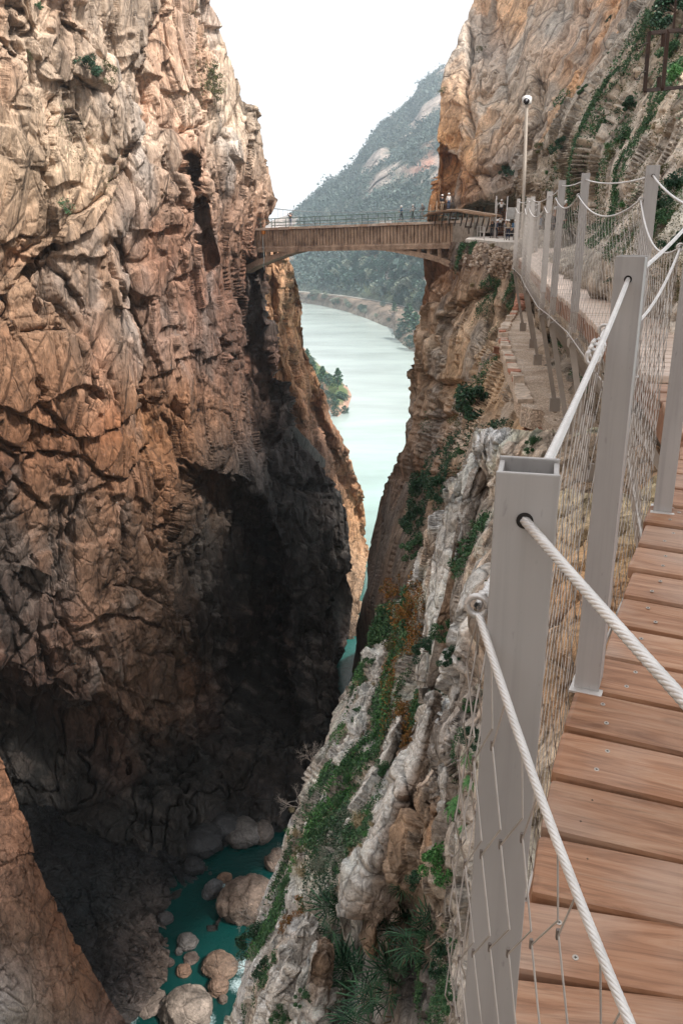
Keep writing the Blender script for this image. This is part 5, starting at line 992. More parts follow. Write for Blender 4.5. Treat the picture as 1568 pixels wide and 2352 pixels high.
for i in range(len(RV) - 1):
    a, b = RV[i], RV[i + 1]; d = (b - a).normalized(); dh = Vector((d.x, d.y, 0)).normalized(); left = Vector((-dh.y, dh.x, 0)); L_ = (b - a).length
    fy = lambda q: Euler((0, 0, -YAW[q])).to_matrix() @ Vector((0, PD / 2, 0)); ta, tb = a + fy(i) + Vector((0, 0, PH - .055)), b - fy(i + 1) + Vector((0, 0, PH - .055)); Lp = sagline(ta, tb, .012 * L_)
    if i <= 3: twisted([p - f0 for p in Lp], .0058, 6, .05).build('top_cable', M_cable, fence, True)
    else: m = MB(); m.tube([p - f0 for p in Lp], .0058, 6); m.build('top_cable', M_cable, fence, True)
    off = left * .050
    ra, rb = a + off + Vector((0, 0, PH - .185)), b + off + Vector((0, 0, PH - .185)); sg_ = (.20, .035, .10, .12, .13, .10, .10, .12, .10, .10, .12, .10)[i]; Rp = sagline(ra, rb, sg_)
    if i == 1: Rp = [p + Vector((0, 0, 0)) - left * .0 for p in Rp]
    if i <= 3: twisted([p - f0 for p in Rp], .0050, 6, .042).build('net_rope', M_cable, fence, True)
    else: m = MB(); m.tube([p - f0 for p in Rp], .006, 6); m.build('net_rope', M_cable, fence, True)
    # eye rings on the post
    m = MB()
    for q in (ra,) + ((rb,) if i == len(RV) - 2 else ()):
        cc = q - f0; RR = .013; m.tube([cc + (left * math.cos(t) + Vector((0, 0, math.sin(t)))) * RR for t in np.linspace(0, 2 * math.pi, 17)], .0042, 6, False); m.tube([cc - left * .018, cc - left * .05], .006, 6)
        for k in (.03, .06): m.tube([cc + dh * k - Vector((0, 0, .006)), cc + dh * k + Vector((0, 0, .006))], .0065, 7)
    m.build('eye_ring', M_cable, fence, True)
    # the net: zigzag wires joined by ferrules
    cw_, ch_ = (.046, .15) if i < 3 else (.052, .12) if i < 4 else (.075, .12); nc_ = max(3, int(L_ / cw_)); m = MB(); bot = -.19
    for c in range(nc_ + 1):
        s = c / nc_; top = Rp[0].lerp(Rp[-1], s) - Vector((0, 0, sg_ * 4 * s * (1 - s))); base = a.lerp(b, s) + off + Vector((0, 0, bot)); nr_ = max(4, int((top.z - base.z) / (ch_ / 2))); P = []
        for r in range(nr_ + 1):
            f = r / nr_; zz = (1 if (r + c) % 2 else -1) * (.47) * L_ / nc_ * (0 if r in (0,) else 1); bow = left * (.010 * math.sin(math.pi * f) + .003 * math.sin(5 * f + s * 7)); q = top.lerp(base, f) + d * zz + bow; P.append(q - f0)
            if i <= 2 and r and (r + c) % 2: e = P[-1] + d * (.03 * L_ / nc_); m.cur = 1; m.box(e, (.0036, .0036, .012)); m.cur = 0
        m.tube(P, .0012, 4 if i > 2 else 5, False)
    lo_ = sagline(a + off + Vector((0, 0, bot)), b + off + Vector((0, 0, bot)), .0, 4); m.tube([q - f0 for q in lo_], .006, 5, False)
    nt_ = m.build('wire_net', [M_net, M_ferr], fence)
# clamp and knot of the net rope beside the tall middle post
q = RV[2].lerp(RV[1], .10) + Vector((-.045, .02, PH - .19)) - f0
for k in range(3): m = MB(); cc = q + (RV[1] - RV[2]).normalized() * .05 * k; m.tube([cc + Vector((.016 * math.cos(t), 0, .018 * math.sin(t))) for t in np.linspace(0, 6.28, 13)], .005, 6, False); m.build('rope_clamp', M_cable, fence, True)
# landing beyond the boards, where the group waits
m = MB(); LP_ = [(5.6, 26.6), (8.0, 26.3), (12, 31), (16, 40), (20, 52), (20, 64), (13.4, 64), (11.0, 50), (8.6, 40), (6.6, 32)]
m.prism(LP_, lambda x, y: (x, y, EYE - 1.9), lambda x, y: (x, y, EYE - .95 - (y - 26) * .018)); tag(m.build('path', M_pale), kind='structure')
# camera mast
pm = WV(1204, 452, 34); top = WV(1208.5, 243, 34); pole = empty('camera_pole', Vector((pm.x, pm.y, EYE - 1.3)), 0, 'tall slim pale pole topped by a round security camera', 'pole'); p0 = pole.location.copy(); m = MB()
M_pole = plain_mat('cream_painted_pole', (.55, .49, .43), .5, .1, var=.06, scale=2); m.tube([(0, 0, 0), (0, 0, .9)], .09, 12); m.tube([(0, 0, .9), top - p0], .06, 12); m.build('pole', M_pole, pole)
m = MB(); c = top - p0 + Vector((0, 0, .02)); m.tube([c, c + Vector((0, 0, .04)), c + Vector((0, 0, .26)), c + Vector((0, 0, .31))], [.07, .17, .17, .08], 16); hs = m.build('camera_housing', plain_mat('white_camera_shell', (.72, .7, .68), .4, 0, var=.04), pole, True)
m = MB(); m.sphere(c + Vector((-.03, -.09, .12)), .12, 14, 8); m.build('dome', plain_mat('black_dome', (.02, .02, .025), .1), hs, True)
m = MB(); m.sphere(c + Vector((-.05, -.19, .13)), .035, 8, 6); m.build('lens', plain_mat('lens_glass', (.35, .35, .38), .1), hs, True)
# rusty steel frame bolted to the rock, top right
DF = 5.6
def RFp(x, y): return WV(x, y, DF + (x - 1500) * .004)
k9 = 331 / 1568 * .5741; ox, oy = 2400 * .5741, 60 * .5741
def Z9(cx_, cy_): return RFp(ox + cx_ * k9, oy + cy_ * k9)
fr_ = empty('rusty_frame', Z9(830, 1450), 0, 'rusty brown steel window frame with curled hooks hanging in front of the slabs', 'frame'); r0 = fr_.location.copy(); M_rf = plain_mat('dark_flaking_rust', (.04, .019, .012), .8, 0, var=.7, scale=14)
def sash(pts, nm):
    m = MB(); w_ = 60 * k9 / FPX * DF
    for a, b in pts: m.bar(Z9(*a) - r0, Z9(*b) - r0, w_, w_, (0, 1, 0), .003)
    return m.build(nm, M_rf, fr_)
sash([((925, 325), (835, 1450)), ((925, 345), (1230, 315)), ((1190, 335), (1180, 600)), ((845, 1435), (1110, 1405)), ((1110, 1170), (1100, 1400))], 'narrow_sash')
sash([((1275, 320), (1180, 1400)), ((1260, 310), (1900, 250)), ((1170, 1400), (1900, 1340)), ((1900, 250), (1860, 1340))], 'wide_sash')
for (sx_, sy_) in ((945, 525), (900, 1070)):
    H = [(0, 0), (-60, 5), (-120, 25), (-150, 70), (-165, 120), (-200, 155), (-240, 150), (-265, 110), (-262, 50), (-255, 20)]
    m = MB(); m.tube([Z9(sx_ + a, sy_ + b) - r0 for a, b in H], 11 * k9 / FPX * DF, 7); m.build('hook', M_dark, fr_, True)
m = MB(); q = Z9(1375, 300) - r0; m.bar(q + Vector((0, 0, .0)), q + Vector((.01, .05, .45)), .012, .012); m.build('fixing_rod', M_rf, fr_)
# ------------------------------------------------------------------ vegetation
def leaves(centres, size, seed, up=.35, asp=.45, nrm=None):
    """rhombic leaves (4 vertices) at the given centres -> V, F"""
    g = np.random.RandomState(seed); n = len(centres); d = g.normal(size=(n, 3)); d[:, 2] += up
    d /= np.linalg.norm(d, axis=1, keepdims=True); k = g.normal(size=(n, 3)); s = np.cross(d, k); s /= np.linalg.norm(s, axis=1, keepdims=True) + 1e-9
    sz = (size * g.uniform(.6, 1.35, n))[:, None]; V = np.stack([centres - d * sz, centres + s * sz * asp, centres + d * sz, centres - s * sz * asp], 1).reshape(-1, 3)
    return V, np.arange(n * 4).reshape(n, 4)
def dome(n, seed, clumps=14, r=(1, 1, .8), spread=.2, low=-.15):
    g = np.random.RandomState(seed); c = g.normal(size=(clumps, 3)); c /= np.linalg.norm(c, axis=1, keepdims=True); c[:, 2] = np.abs(c[:, 2]) * 1.0 + low; c *= g.uniform(.35, .95, (clumps, 1)); c *= np.array(r)
    i = g.randint(0, clumps, n); p = g.normal(size=(n, 3)); p /= np.linalg.norm(p, axis=1, keepdims=True); p *= (g.uniform(.2, 1, (n, 1)) ** .5) * spread * g.uniform(.6, 1.5, clumps)[i][:, None]
    return c[i] + p * np.array(r), c
G_mid = leaf_mat('mid_green_leaves', [(.018, .062, .028), (.042, .12, .048), (.10, .195, .08)]); G_dark = leaf_mat('dark_teal_leaves', [(.01, .035, .018), (.022, .07, .035), (.05, .12, .06)])
G_bright = leaf_mat('bright_fern_leaves', [(.025, .10, .025), (.055, .19, .045), (.12, .29, .085)]); G_grey = leaf_mat('grey_green_leaves', [(.09, .12, .09), (.17, .20, .15), (.27, .29, .22)])
G_aut = leaf_mat('autumn_leaves', [(.05, .07, .015), (.22, .11, .02), (.38, .17, .04), (.14, .045, .02)]); G_olive = leaf_mat('olive_leaves', [(.05, .06, .02), (.10, .11, .04), (.17, .16, .07)])
G_pine = leaf_mat('pine_needles', [(.018, .05, .03), (.03, .085, .045), (.06, .13, .06)]); G_teal = leaf_mat('far_teal_crown', [(.022, .055, .045), (.035, .08, .06), (.06, .11, .075)], scale=.4)
G_dry = leaf_mat('dry_grass_blades', [(.18, .14, .07), (.33, .26, .14), (.45, .37, .24)]); M_bark = plain_mat('grey_brown_bark', (.16, .12, .09), .9, var=.35, scale=6); M_twig = plain_mat('pale_bare_twig', (.34, .30, .27), .9, var=.2)
MSH = {}
def proto_mesh(key, V, F, mat):
    me = bpy.data.meshes.new(key); V = np.asarray(V, np.float32); m, k = F.shape
    me.vertices.add(len(V)); me.vertices.foreach_set('co', V.ravel()); me.loops.add(m * k); me.loops.foreach_set('vertex_index', F.ravel().astype(np.int32)); me.polygons.add(m)
    me.polygons.foreach_set('loop_start', np.arange(0, m * k, k, dtype=np.int32)); me.polygons.foreach_set('loop_total', np.full(m, k, np.int32)); me.update(calc_edges=True); me.materials.append(mat); MSH[key] = me
def stems_mesh(key, centres, seed, r=.02, mat=None):
    m = MB(); g = random.Random(seed)
    for c in centres: m.tube([(g.uniform(-.05, .05), g.uniform(-.05, .05), -.1), (c[0] * .4, c[1] * .4, c[2] * .45), tuple(c)], [r, r * .7, r * .3], 4, False)
    me = bpy.data.meshes.new(key); me.from_pydata(m.v, [], m.f); me.materials.append(mat or M_bark); MSH[key] = me
for v in range(3):
    for key, mat, n, ls, kw in (('mid', G_mid, 2300, .055, {}), ('dark', G_dark, 2500, .055, {}), ('dense', G_bright, 2200, .06, dict(spread=.3)), ('grey', G_grey, 1500, .045, dict(spread=.28)), ('autumn', G_aut, 1700, .05, {}), ('olive', G_olive, 1400, .045, {}), ('sparse', G_mid, 520, .07, dict(spread=.24))):
        P, c = dome(n, v * 31 + len(key), **kw); V, F = leaves(P, ls, v + 5); proto_mesh('%s%d' % (key, v), V, F, mat); stems_mesh('stem_%s%d' % (key, v), c, v)
    # strap-leaved rosettes
    g = np.random.RandomState(v); m = MB()
    for k in range(26):
        a = g.uniform(0, 6.28); el = g.uniform(.15, 1.4); b0 = Vector((g.normal() * .35, g.normal() * .35, abs(g.normal()) * .25)); d = Vector((math.cos(a) * math.cos(el), math.sin(a) * math.cos(el), math.sin(el)))
        for j in range(9):
            a2 = g.uniform(0, 6.28); dd = (d + Vector((math.cos(a2), math.sin(a2), g.uniform(-.2, .6))) * .8).normalized(); s = dd.cross(Vector((g.normal(), g.normal(), g.normal()))).normalized() * .035; L_ = g.uniform(.28, .5)
            m.add([b0 - s * .4, b0 + dd * L_ * .5 - s + Vector((0, 0, 0)), b0 + dd * L_ - Vector((0, 0, .1)), b0 + dd * L_ * .5 + s], [(0, 1, 2, 3)])
    me = bpy.data.meshes.new('rosette'); me.from_pydata(m.v, [], m.f); me.materials.append(G_mid if v else G_dark); MSH['rosette%d' % v] = me
    # grass tuft
    m = MB()
    for k in range(130):
        a = g.uniform(0, 6.28); b0 = Vector((g.normal() * .14, g.normal() * .14, 0)); o_ = Vector((math.cos(a), math.sin(a), 0)); L_ = g.uniform(.5, 1.1); s = Vector((-o_.y, o_.x, 0)) * .014
        p1 = b0 + o_ * L_ * .25 + Vector((0, 0, L_ * .6)); p2 = b0 + o_ * L_ * .75 + Vector((0, 0, L_ * g.uniform(.2, .75))); m.add([b0 - s, b0 + s, p1 + s, p1 - s, p2], [(0, 1, 2, 3), (3, 2, 4)])
    for nm, mt in (('tuft', G_dry), ('greentuft', G_bright)): me = bpy.data.meshes.new(nm); me.from_pydata(m.v, [], m.f); me.materials.append(mt); MSH['%s%d' % (nm, v)] = me
    # fern
    m = MB()
    for k in range(18):
        a = g.uniform(0, 6.28); o_ = Vector((math.cos(a), math.sin(a), 0)); L_ = g.uniform(.7, 1.1); P = [o_ * L_ * f + Vector((0, 0, L_ * (.9 * f - 1.1 * f * f))) for f in np.linspace(0, 1, 13)]
        for i in range(1, 13):
            w_ = .16 * math.sin(math.pi * (i / 13) ** .7); s = Vector((-o_.y, o_.x, 0))
            for sg in (-1, 1): m.add([P[i - 1], P[i] + s * sg * w_ + o_ * .03, P[i]], [(0, 1, 2)])
    me = bpy.data.meshes.new('fern'); me.from_pydata(m.v, [], m.f); me.materials.append(G_bright); MSH['fern%d' % v] = me
    # bare twigs
    m = MB(); rr = random.Random(v + 3)
    def twig(p, d, L_, r, n):
        q = p + d * L_; mid = p.lerp(q, .5) + Vector((rr.uniform(-.1, .1), rr.uniform(-.1, .1), rr.uniform(-.1, .1))) * L_; m.tube([p, mid, q], [r, r * .8, r * .6], 4, False)
        if n:
            for _ in range(rr.choice((2, 3, 3))): twig(q.lerp(mid, rr.uniform(0, .7)), (d + Vector((rr.gauss(0, .55), rr.gauss(0, .55), rr.gauss(.08, .5)))).normalized(), L_ * rr.uniform(.55, .85), r * .62, n - 1)
    for k in range(5): twig(Vector((0, 0, -.1)), Vector((rr.gauss(0, .6), rr.gauss(0, .6), .8)).normalized(), .38, .016, 4)
    me = bpy.data.meshes.new('bare'); me.from_pydata(m.v, [], m.f); me.materials.append(M_twig); MSH['bare%d' % v] = me
def plant(patch, x, y, rpx, kind, label, cat='bush', group=None, name=None, sc=(1, 1, 1), seed=None, sink=.15, tilt=True):
    p, n = seen(x, y); d = p.y * CP - (p.z - EYE) * SP; r = rpx / FPX * d * 1.2; v = (int(x * 7 + y * 3) if seed is None else seed) % 3
    nm = name or {'tuft': 'grass_tuft', 'greentuft': 'grass_tuft', 'fern': 'fern', 'bare': 'bare_shrub', 'rosette': 'leafy_shrub'}.get(kind, 'bush')
    root = bpy.data.objects.new(nm, MSH['%s%d' % (kind, v)]) if kind in ('tuft', 'greentuft', 'fern', 'bare', 'rosette') or rpx < 16 else bpy.data.objects.new(nm, None)
    COL.objects.link(root)
    if root.data is None:
        for part, key in (('foliage', '%s%d'), ('stems', 'stem_%s%d')): o = bpy.data.objects.new(part, MSH[key % (kind, v)]); COL.objects.link(o); o.parent = root
    n = n.copy(); 
    if tilt: zax = (n * .75 + Vector((0, 0, .8))).normalized()
    else: zax = Vector((0, 0, 1))
    tcv = (Vector((0, 0, EYE)) - p).normalized(); root.location = p - zax * r * sink * .3 + tcv * r * .22; q = zax.to_track_quat('Z', 'Y'); root.rotation_mode = 'QUATERNION'; root.rotation_quaternion = q @ Euler((0, 0, (x * 1.7 + y) % 6.28)).to_quaternion(); root.scale = tuple(r * k for k in sc)
    return tag(root, label, cat, group)
for a in [
 (R1, 1098, 925, 66, 'dark', 'big dark leafy bush hanging below the brick edge of the old path'), (R1, 1062, 950, 34, 'olive', 'olive green shrub on the left flank of the big bush below the path'), (R1, 1122, 852, 38, 'sparse', 'thin reddish-stemmed shrub beside the outer edge of the old path'),
 (R1, 1055, 1042, 22, 'mid', 'small green bush above the peak of the tall pale rock fin'), (R1, 1215, 1022, 26, 'mid', 'green bush under the rusty beam at the broken path end'), (R1, 1010, 1120, 40, 'dark', 'dark blue-green bush tucked behind the tall pale fin'), (R1, 968, 1120, 44, 'dark', 'dark shrub on the shaded ledge left of the tall pale fin'),
 (R1, 962, 1190, 46, 'dark', 'dense dark bush halfway down the ledge left of the tall fin'), (R1, 958, 1250, 36, 'mid', 'mid green bush at the foot of the dark shrubs on the ledge'), (R3, 912, 1350, 42, 'autumn', 'rust orange shrub at the top of the planted slope'), (R3, 940, 1400, 40, 'autumn', 'broad orange and green shrub at the upper edge of the slope'),
 (R3, 1012, 1455, 38, 'mid', 'fresh green bush between two pale rock fins'), (R3, 975, 1490, 34, 'dark', 'dark green bush beside the middle pale fin'), (R3, 1030, 1510, 30, 'dark', 'deep green bush against the right pale fin'), (R3, 905, 1475, 34, 'olive', 'olive shrub with bare twigs on the upper slope'),
 (R3, 930, 1570, 34, 'autumn', 'bronze leaved shrub in the middle of the slope'), (R3, 925, 1640, 42, 'autumn', 'large copper coloured shrub beside the long pale fin'), (R3, 935, 1700, 26, 'autumn', 'orange shrub growing on the flank of the long pale fin'), (R3, 885, 1760, 30, 'mid', 'green bush under the copper shrub'),
 (R3, 850, 1520, 24, 'mid', 'round green bush near the left rim of the slope'), (R3, 830, 1640, 26, 'mid', 'low green bush on the left rim above the slit'), (R3, 800, 1760, 30, 'mid', 'spreading green bush in the middle ledge'), (R3, 765, 1850, 34, 'mid', 'ivy green bush above the grey shrub'),
 (R3, 790, 1960, 46, 'grey', 'large silvery grey shrub above the fan palms'), (R3, 735, 1985, 34, 'grey', 'silver grey shrub on the white rocks'), (R3, 735, 1900, 28, 'mid', 'green bush on the pale ledges left of the grey shrub'), (R3, 690, 1960, 24, 'olive', 'dry olive shrub on the left rim of the slope'),
 (R3, 660, 2030, 22, 'mid', 'small green shrub on the rim above the big round boulder'), (R3, 690, 2075, 26, 'autumn', 'small orange shrub beside the palms'), (R3, 655, 2120, 24, 'autumn', 'orange flecked shrub on the white rock rim'), (R3, 585, 2160, 44, 'dark', 'dark green shrub overhanging the pool at the rim'), (R3, 605, 2225, 30, 'dark', 'blue-green shrub lower on the rim over the pool'),
 (R3, 1005, 1980, 50, 'dense', 'dense bright green cushion bush above the palms'), (R3, 960, 2015, 34, 'dark', 'dark bush hanging from the rock beside the cushion bush'), (R3, 1085, 1690, 34, 'dark', 'dark glossy bush next to the net below the second post'), (R3, 1075, 1625, 26, 'mid', 'green bush in the cleft beside the near post'),
 (R3, 1040, 2290, 46, 'mid', 'leafy green bush in the dark corner beside the net'), (R3, 1020, 2200, 40, 'dark', 'dark leafy bush right of the palms'), (R3, 650, 2330, 34, 'mid', 'ivy cushion on the white rock at the bottom edge'), (R3, 690, 2290, 26, 'mid', 'ivy strip between two white rocks at the bottom edge'),
 (R4, 1385, 285, 46, 'sparse', 'wispy dark bush standing on the grey slab behind the posts'), (R4, 1280, 333, 22, 'dark', 'compact dark bush beside the tall camera pole'), (R4, 1240, 335, 24, 'olive', 'yellowish green shrub left of the compact dark bush'), (R4, 1437, 245, 28, 'dark', 'dark spreading bush high on the grey slabs'),
 (R4, 1462, 228, 22, 'dark', 'dark bush beside the rusty frame hooks'), (R4, 1295, 235, 34, 'sparse', 'thin sprawling shrub at the top of the grey slabs'), (R4, 1330, 205, 18, 'mid', 'small green shrub where the orange face meets the slabs'), (R4, 1350, 305, 24, 'mid', 'green shrub below the thin sprawling shrub'),
 (R4, 1440, 320, 38, 'mid', 'broad green bush on the ledge between the slabs'), (R4, 1405, 350, 26, 'olive', 'olive green tufted bush on the slab ledge'), (R4, 1545, 20, 60, 'dark', 'dark leafy mass in the top right corner'), (R4, 1550, 110, 40, 'mid', 'leafy bush seen through the wide rusty sash'), (R4, 1558, 165, 28, 'dense', 'bright green bush behind the rusty frame'),
 (R4, 1545, 440, 52, 'dark', 'big dark ivy bush behind the nearest far post'), (R4, 1520, 510, 46, 'mid', 'green ivy below the dark ivy bush'), (R4, 1555, 560, 40, 'dark', 'dark ivy at the foot of the slope by the boards'), (R4, 1515, 400, 34, 'olive', 'olive bush on top of the dark ivy'), (R4, 1225, 375, 18, 'mid', 'small bush at the left rim of the grey slabs'),
 (R5, 1163, 385, 20, 'dark', 'small dark tree-like bush on the orange face near the pole'), (R5, 1172, 395, 14, 'dark', 'tiny dark bush under the one on the orange face'), (R5, 1013, 205, 10, 'olive', 'little shrub on the left rim of the orange face'), (R5, 1100, 110, 12, 'olive', 'little shrub high on the orange face'), (R5, 1410, 118, 18, 'mid', 'green shrub in the seam between orange face and slabs'), (R5, 1398, 42, 9, 'dark', 'small round dark bush on the orange face at the top'),
 (L1, 200, 150, 34, 'dark', 'dark bush on the ledge high on the left wall'), (L1, 243, 162, 32, 'olive', 'lighter bush right of the dark one on the left wall ledge'), (L1, 484, 165, 34, 'olive', 'tall pale green shrub near the sky edge of the left wall'), (L1, 488, 205, 34, 'olive', 'lower olive shrub near the sky edge of the left wall'), (L1, 150, 470, 20, 'sparse', 'faint thin shrub in a hollow of the left wall'),
 (L1, 68, 130, 16, 'olive', 'small shrub high at the left edge of the left wall'), (L1, 90, 10, 14, 'mid', 'little green shrub at the top of the left wall')]:
    plant(*a)
for a in [(R3, 1078, 1268, 36, 'rosette', 'strap leaved shrub on the front of the tall pale fin'), (R3, 1045, 1300, 26, 'rosette', 'smaller strap leaved shrub left of the one on the tall fin'), (R3, 1100, 1218, 28, 'rosette', 'upper strap leaved shrub beside the near post'), (R1, 1085, 905, 34, 'rosette', 'rosette of strap leaves on top of the big dark bush'),
 (R4, 1370, 522, 24, 'rosette', 'rosette plant among the slabs right of the boards'), (R4, 1412, 602, 20, 'rosette', 'round leaved plant at the edge of the pale boards'), (R4, 1395, 640, 12, 'rosette', 'small rosette hanging over the board edge'), (R3, 1017, 1592, 22, 'rosette', 'round leaved plant in the notch of the long fin')]: plant(*a, cat='shrub')
for a in [(R3, 1045, 1845, 40, 'fern', 'bright green fern on the brown block by the net'), (R3, 1075, 1795, 28, 'fern', 'smaller bright fern above the first one'), (R3, 1072, 1740, 24, 'fern', 'fern hanging beside the near post'), (R3, 1060, 1900, 20, 'fern', 'yellowish fern under the bright one')]: plant(*a, cat='fern')
for a in [(R3, 712, 1745, 48, 'bare', 'leafless pale shrub leaning over the dark gorge, topmost on the rim'), (R3, 690, 1850, 62, 'bare', 'largest leafless grey shrub on the rim of the slope'), (R3, 655, 1970, 40, 'bare', 'leafless shrub above the big round boulder'), (R3, 580, 2120, 62, 'bare', 'leafless branches spread over the pool'), (R3, 570, 2215, 44, 'bare', 'leafless twigs low over the green water'), (R3, 930, 1530, 34, 'bare', 'leafless shrub among the orange leaves'), (R1, 1095, 870, 34, 'bare', 'leafless shrub beside the old path edge')]: plant(*a, cat='shrub', sink=.05, tilt=True)
g = random.Random(12)
for k in range(34):
    pts = [(R3, 840, 1900, 60), (R3, 700, 1900, 40), (R4, 1440, 280, 60), (R4, 1300, 420, 50), (R3, 880, 1560, 60), (R1, 1080, 620, 60), (R4, 1380, 480, 50)][k % 7]
    plant(pts[0], pts[1] + g.uniform(-1, 1) * pts[3], pts[2] + g.uniform(-1, 1) * pts[3], g.uniform(9, 17), 'tuft' if k % 3 else 'greentuft', 'small tuft of grass rooted in a crack of the rock slope', 'grass tuft', 'grass tufts in the rock cracks', tilt=False)
plant(R3, 828, 1895, 34, 'tuft', 'straw coloured grass fan beside the brown faced fin', 'grass tuft', tilt=False); plant(R3, 690, 2005, 30, 'tuft', 'straw coloured tuft above the white rock rim', 'grass tuft', tilt=False)
plant(R1, 1260, 770, 26, 'tuft', 'dark grass clump between the steel struts above the old path', 'grass tuft', tilt=False)
# fan palms
M_palm = leaf_mat('palm_blades', [(.004, .026, .014), (.018, .075, .035), (.07, .17, .085)], rough=.5); M_palm2 = leaf_mat('palm_blades_dry', [(.03, .06, .02), (.12, .11, .05), (.2, .13, .08)])
def fan_mesh(seed, mat):
    g = random.Random(seed); m = MB(); m.tube([(0, 0, 0), (.28, 0, .05), (.5, 0, .04)], [.012, .009, .007], 4, False); n = 13
    for k in range(n):
        a = (k / (n - 1) - .5) * 3.9 + g.uniform(-.04, .04); L_ = .62 * (1 - .22 * abs(k / (n - 1) - .5) * 2) * g.uniform(.88, 1.08); d = Vector((math.cos(a), math.sin(a), .12 + g.uniform(-.05, .05))); s = Vector((-math.sin(a), math.cos(a), 0)) * .017; b = Vector((.5, 0, .04)); fold = Vector((0, 0, .012))
        p1 = b + d * L_ * .45; p2 = b + d * L_ * .78 - Vector((0, 0, .03)); p3 = b + d * L_ - Vector((0, 0, g.uniform(.05, .16)))
        m.add([b, p1 - s, p1 + fold, p1 + s, p2 - s * .7, p2 + fold, p2 + s * .7, p3], [(0, 1, 2), (0, 2, 3), (1, 4, 5, 2), (2, 5, 6, 3), (4, 7, 5), (5, 7, 6)])
    me = bpy.data.meshes.new('palm_leaf'); me.from_pydata(m.v, [], m.f); me.materials.append(mat); return me
FM = [fan_mesh(k, M_palm) for k in range(3)] + [fan_mesh(9, M_palm2)]
def palm(x, y, rpx, label, seed, n=19):
    p, nn = seen(x, y); d = p.y * CP - (p.z - EYE) * SP; r = rpx * 1.2 / FPX * d; root = empty('fan_palm', p, 0, label, 'palm', 'fan palms on the rock'); root.scale = (r,) * 3; g = random.Random(seed)
    m = MB(); m.tube([(0, 0, -.5), (0, 0, -.1), (0, 0, .1)], [.10, .12, .09], 8); m.build('trunk', M_bark, root)
    for k in range(n):
        o = bpy.data.objects.new('leaf', FM[3 if k > n * .82 else k % 3]); COL.objects.link(o); o.parent = root; el = g.uniform(-.35, 1.35) if k <= n * .82 else g.uniform(-1.1, -.4); o.rotation_euler = Euler((g.uniform(-.5, .5), -el, k * 2.4 + g.uniform(-.4, .4)), 'XYZ'); s = g.uniform(.8, 1.1); o.scale = (s, s, s)
for a in [(790, 2130, 96, 'fan palm with dry leaf tips beside the white rocks, leftmost of the clump', 1), (925, 2110, 92, 'fan palm leaning under the brown faced fin, upper right of the clump', 2), (800, 2270, 98, 'dark fan palm low in the shade, bottom left of the clump', 3), (905, 2270, 96, 'shaded fan palm in the middle of the bottom of the clump', 4), (985, 2160, 80, 'fan palm nearest to the net, right of the clump', 5), (850, 2360, 100, 'fan palm cut off by the bottom edge', 6), (930, 2015, 62, 'small dark fan palm just under the overhanging brown block', 7)]: palm(*a)
# ---- ground cover (uncountable)
def cover(name, patch, n, polys, mat, lsz, seed, thr, freq, label, cat, an=(1, 1, 1), asp=.5, lift=.5, up=.5):
    g = np.random.RandomState(seed); P = []
    Xc, Yc, G, Nn = patch.X, patch.Y, patch.G, patch.n; cand = np.zeros(Xc.shape, bool)
    dd_ = G[..., 1] * CP - (G[..., 2] - EYE) * SP; qx, qy = pix(np.moveaxis(G, -1, 0)); ci = np.clip(((qx + 260) / CELL).astype(int), 0, NXc - 1); cj = np.clip(((qy + 160) / CELL).astype(int), 0, NYc - 1)
    for pl in polys: cand |= inpoly(qx, qy, pl)
    cand &= dd_ < ZD[cj, ci] * 1.04 + .1
    ii, jj = np.where(cand); Q = G[ii, jj]; m = fbm((Q * np.array(an)) * freq, 4, seed); ok = m > thr; ii, jj, m = ii[ok], jj[ok], m[ok]
    pr = (m - thr) + .05; pr /= pr.sum(); s = g.choice(len(ii), n, p=pr); c = G[ii[s], jj[s]]; nn = Nn[ii[s], jj[s]]; d = c[:, 1] * CP - (c[:, 2] - EYE) * SP; sz = lsz / FPX * d
    c = c + nn * (sz * lift * g.uniform(.3, 3, n))[:, None] + g.normal(size=c.shape) * (sz * 1.2)[:, None]
    V, F = leaves(c, sz, seed + 1, up, asp); o = rawmesh(name, V, F, mat, smooth=False); return tag(o, label, cat, None, 'stuff')
SL = [[(870,1400),(960,1330),(1000,1420),(1040,1500),(960,1640),(900,1780),(860,1880),(800,2000),(740,2080),(640,2110),(600,2200),(560,2200),(640,2010),(700,1850),(750,1730),(800,1610)]]
cover('ground_cover', R3, 60000, SL, G_mid, 3.2, 5, -.04, .42, 'low green leaves covering the ledges of the near slope', 'ground cover', (1, 1, .6))
cover('ground_cover', R3, 16000, SL, G_dark, 3.0, 15, .06, .5, 'dark trailing leaves in the shade of the near slope', 'ground cover', (1, 1, .6))
cover('ground_cover', R3, 18000, SL, G_grey, 2.2, 25, .06, .6, 'silvery low herbs on the near slope', 'ground cover')
cover('ground_cover', R3, 8000, [[(860,1330),(960,1300),(1000,1500),(960,1740),(880,1740),(880,1500)]], G_aut, 3.2, 35, .05, .7, 'rust coloured leaves scattered over the upper slope', 'ground cover')
cover('ground_cover', R3, 6000, SL, G_dry, 2.6, 45, .1, .8, 'dry straw coloured stalks on the near slope', 'ground cover', asp=.12, up=1.2)
cover('ground_cover', R3, 14000, SL, G_bright, 3.2, 135, .1, .3, 'bright green patches on the ledges of the near slope', 'ground cover')
cover('ground_cover', R3, 15000, [[(1040,1560),(1110,1500),(1110,2000),(1040,2000)],[(560,2300),(640,2180),(720,2180),(700,2400),(560,2400)],[(960,2140),(1080,2100),(1080,2400),(960,2400)],[(1040,1330),(1060,1180),(1130,1180),(1120,1340)]], G_mid, 3.0, 55, .05, 1.0, 'ivy in the clefts between the pale rocks', 'ground cover')
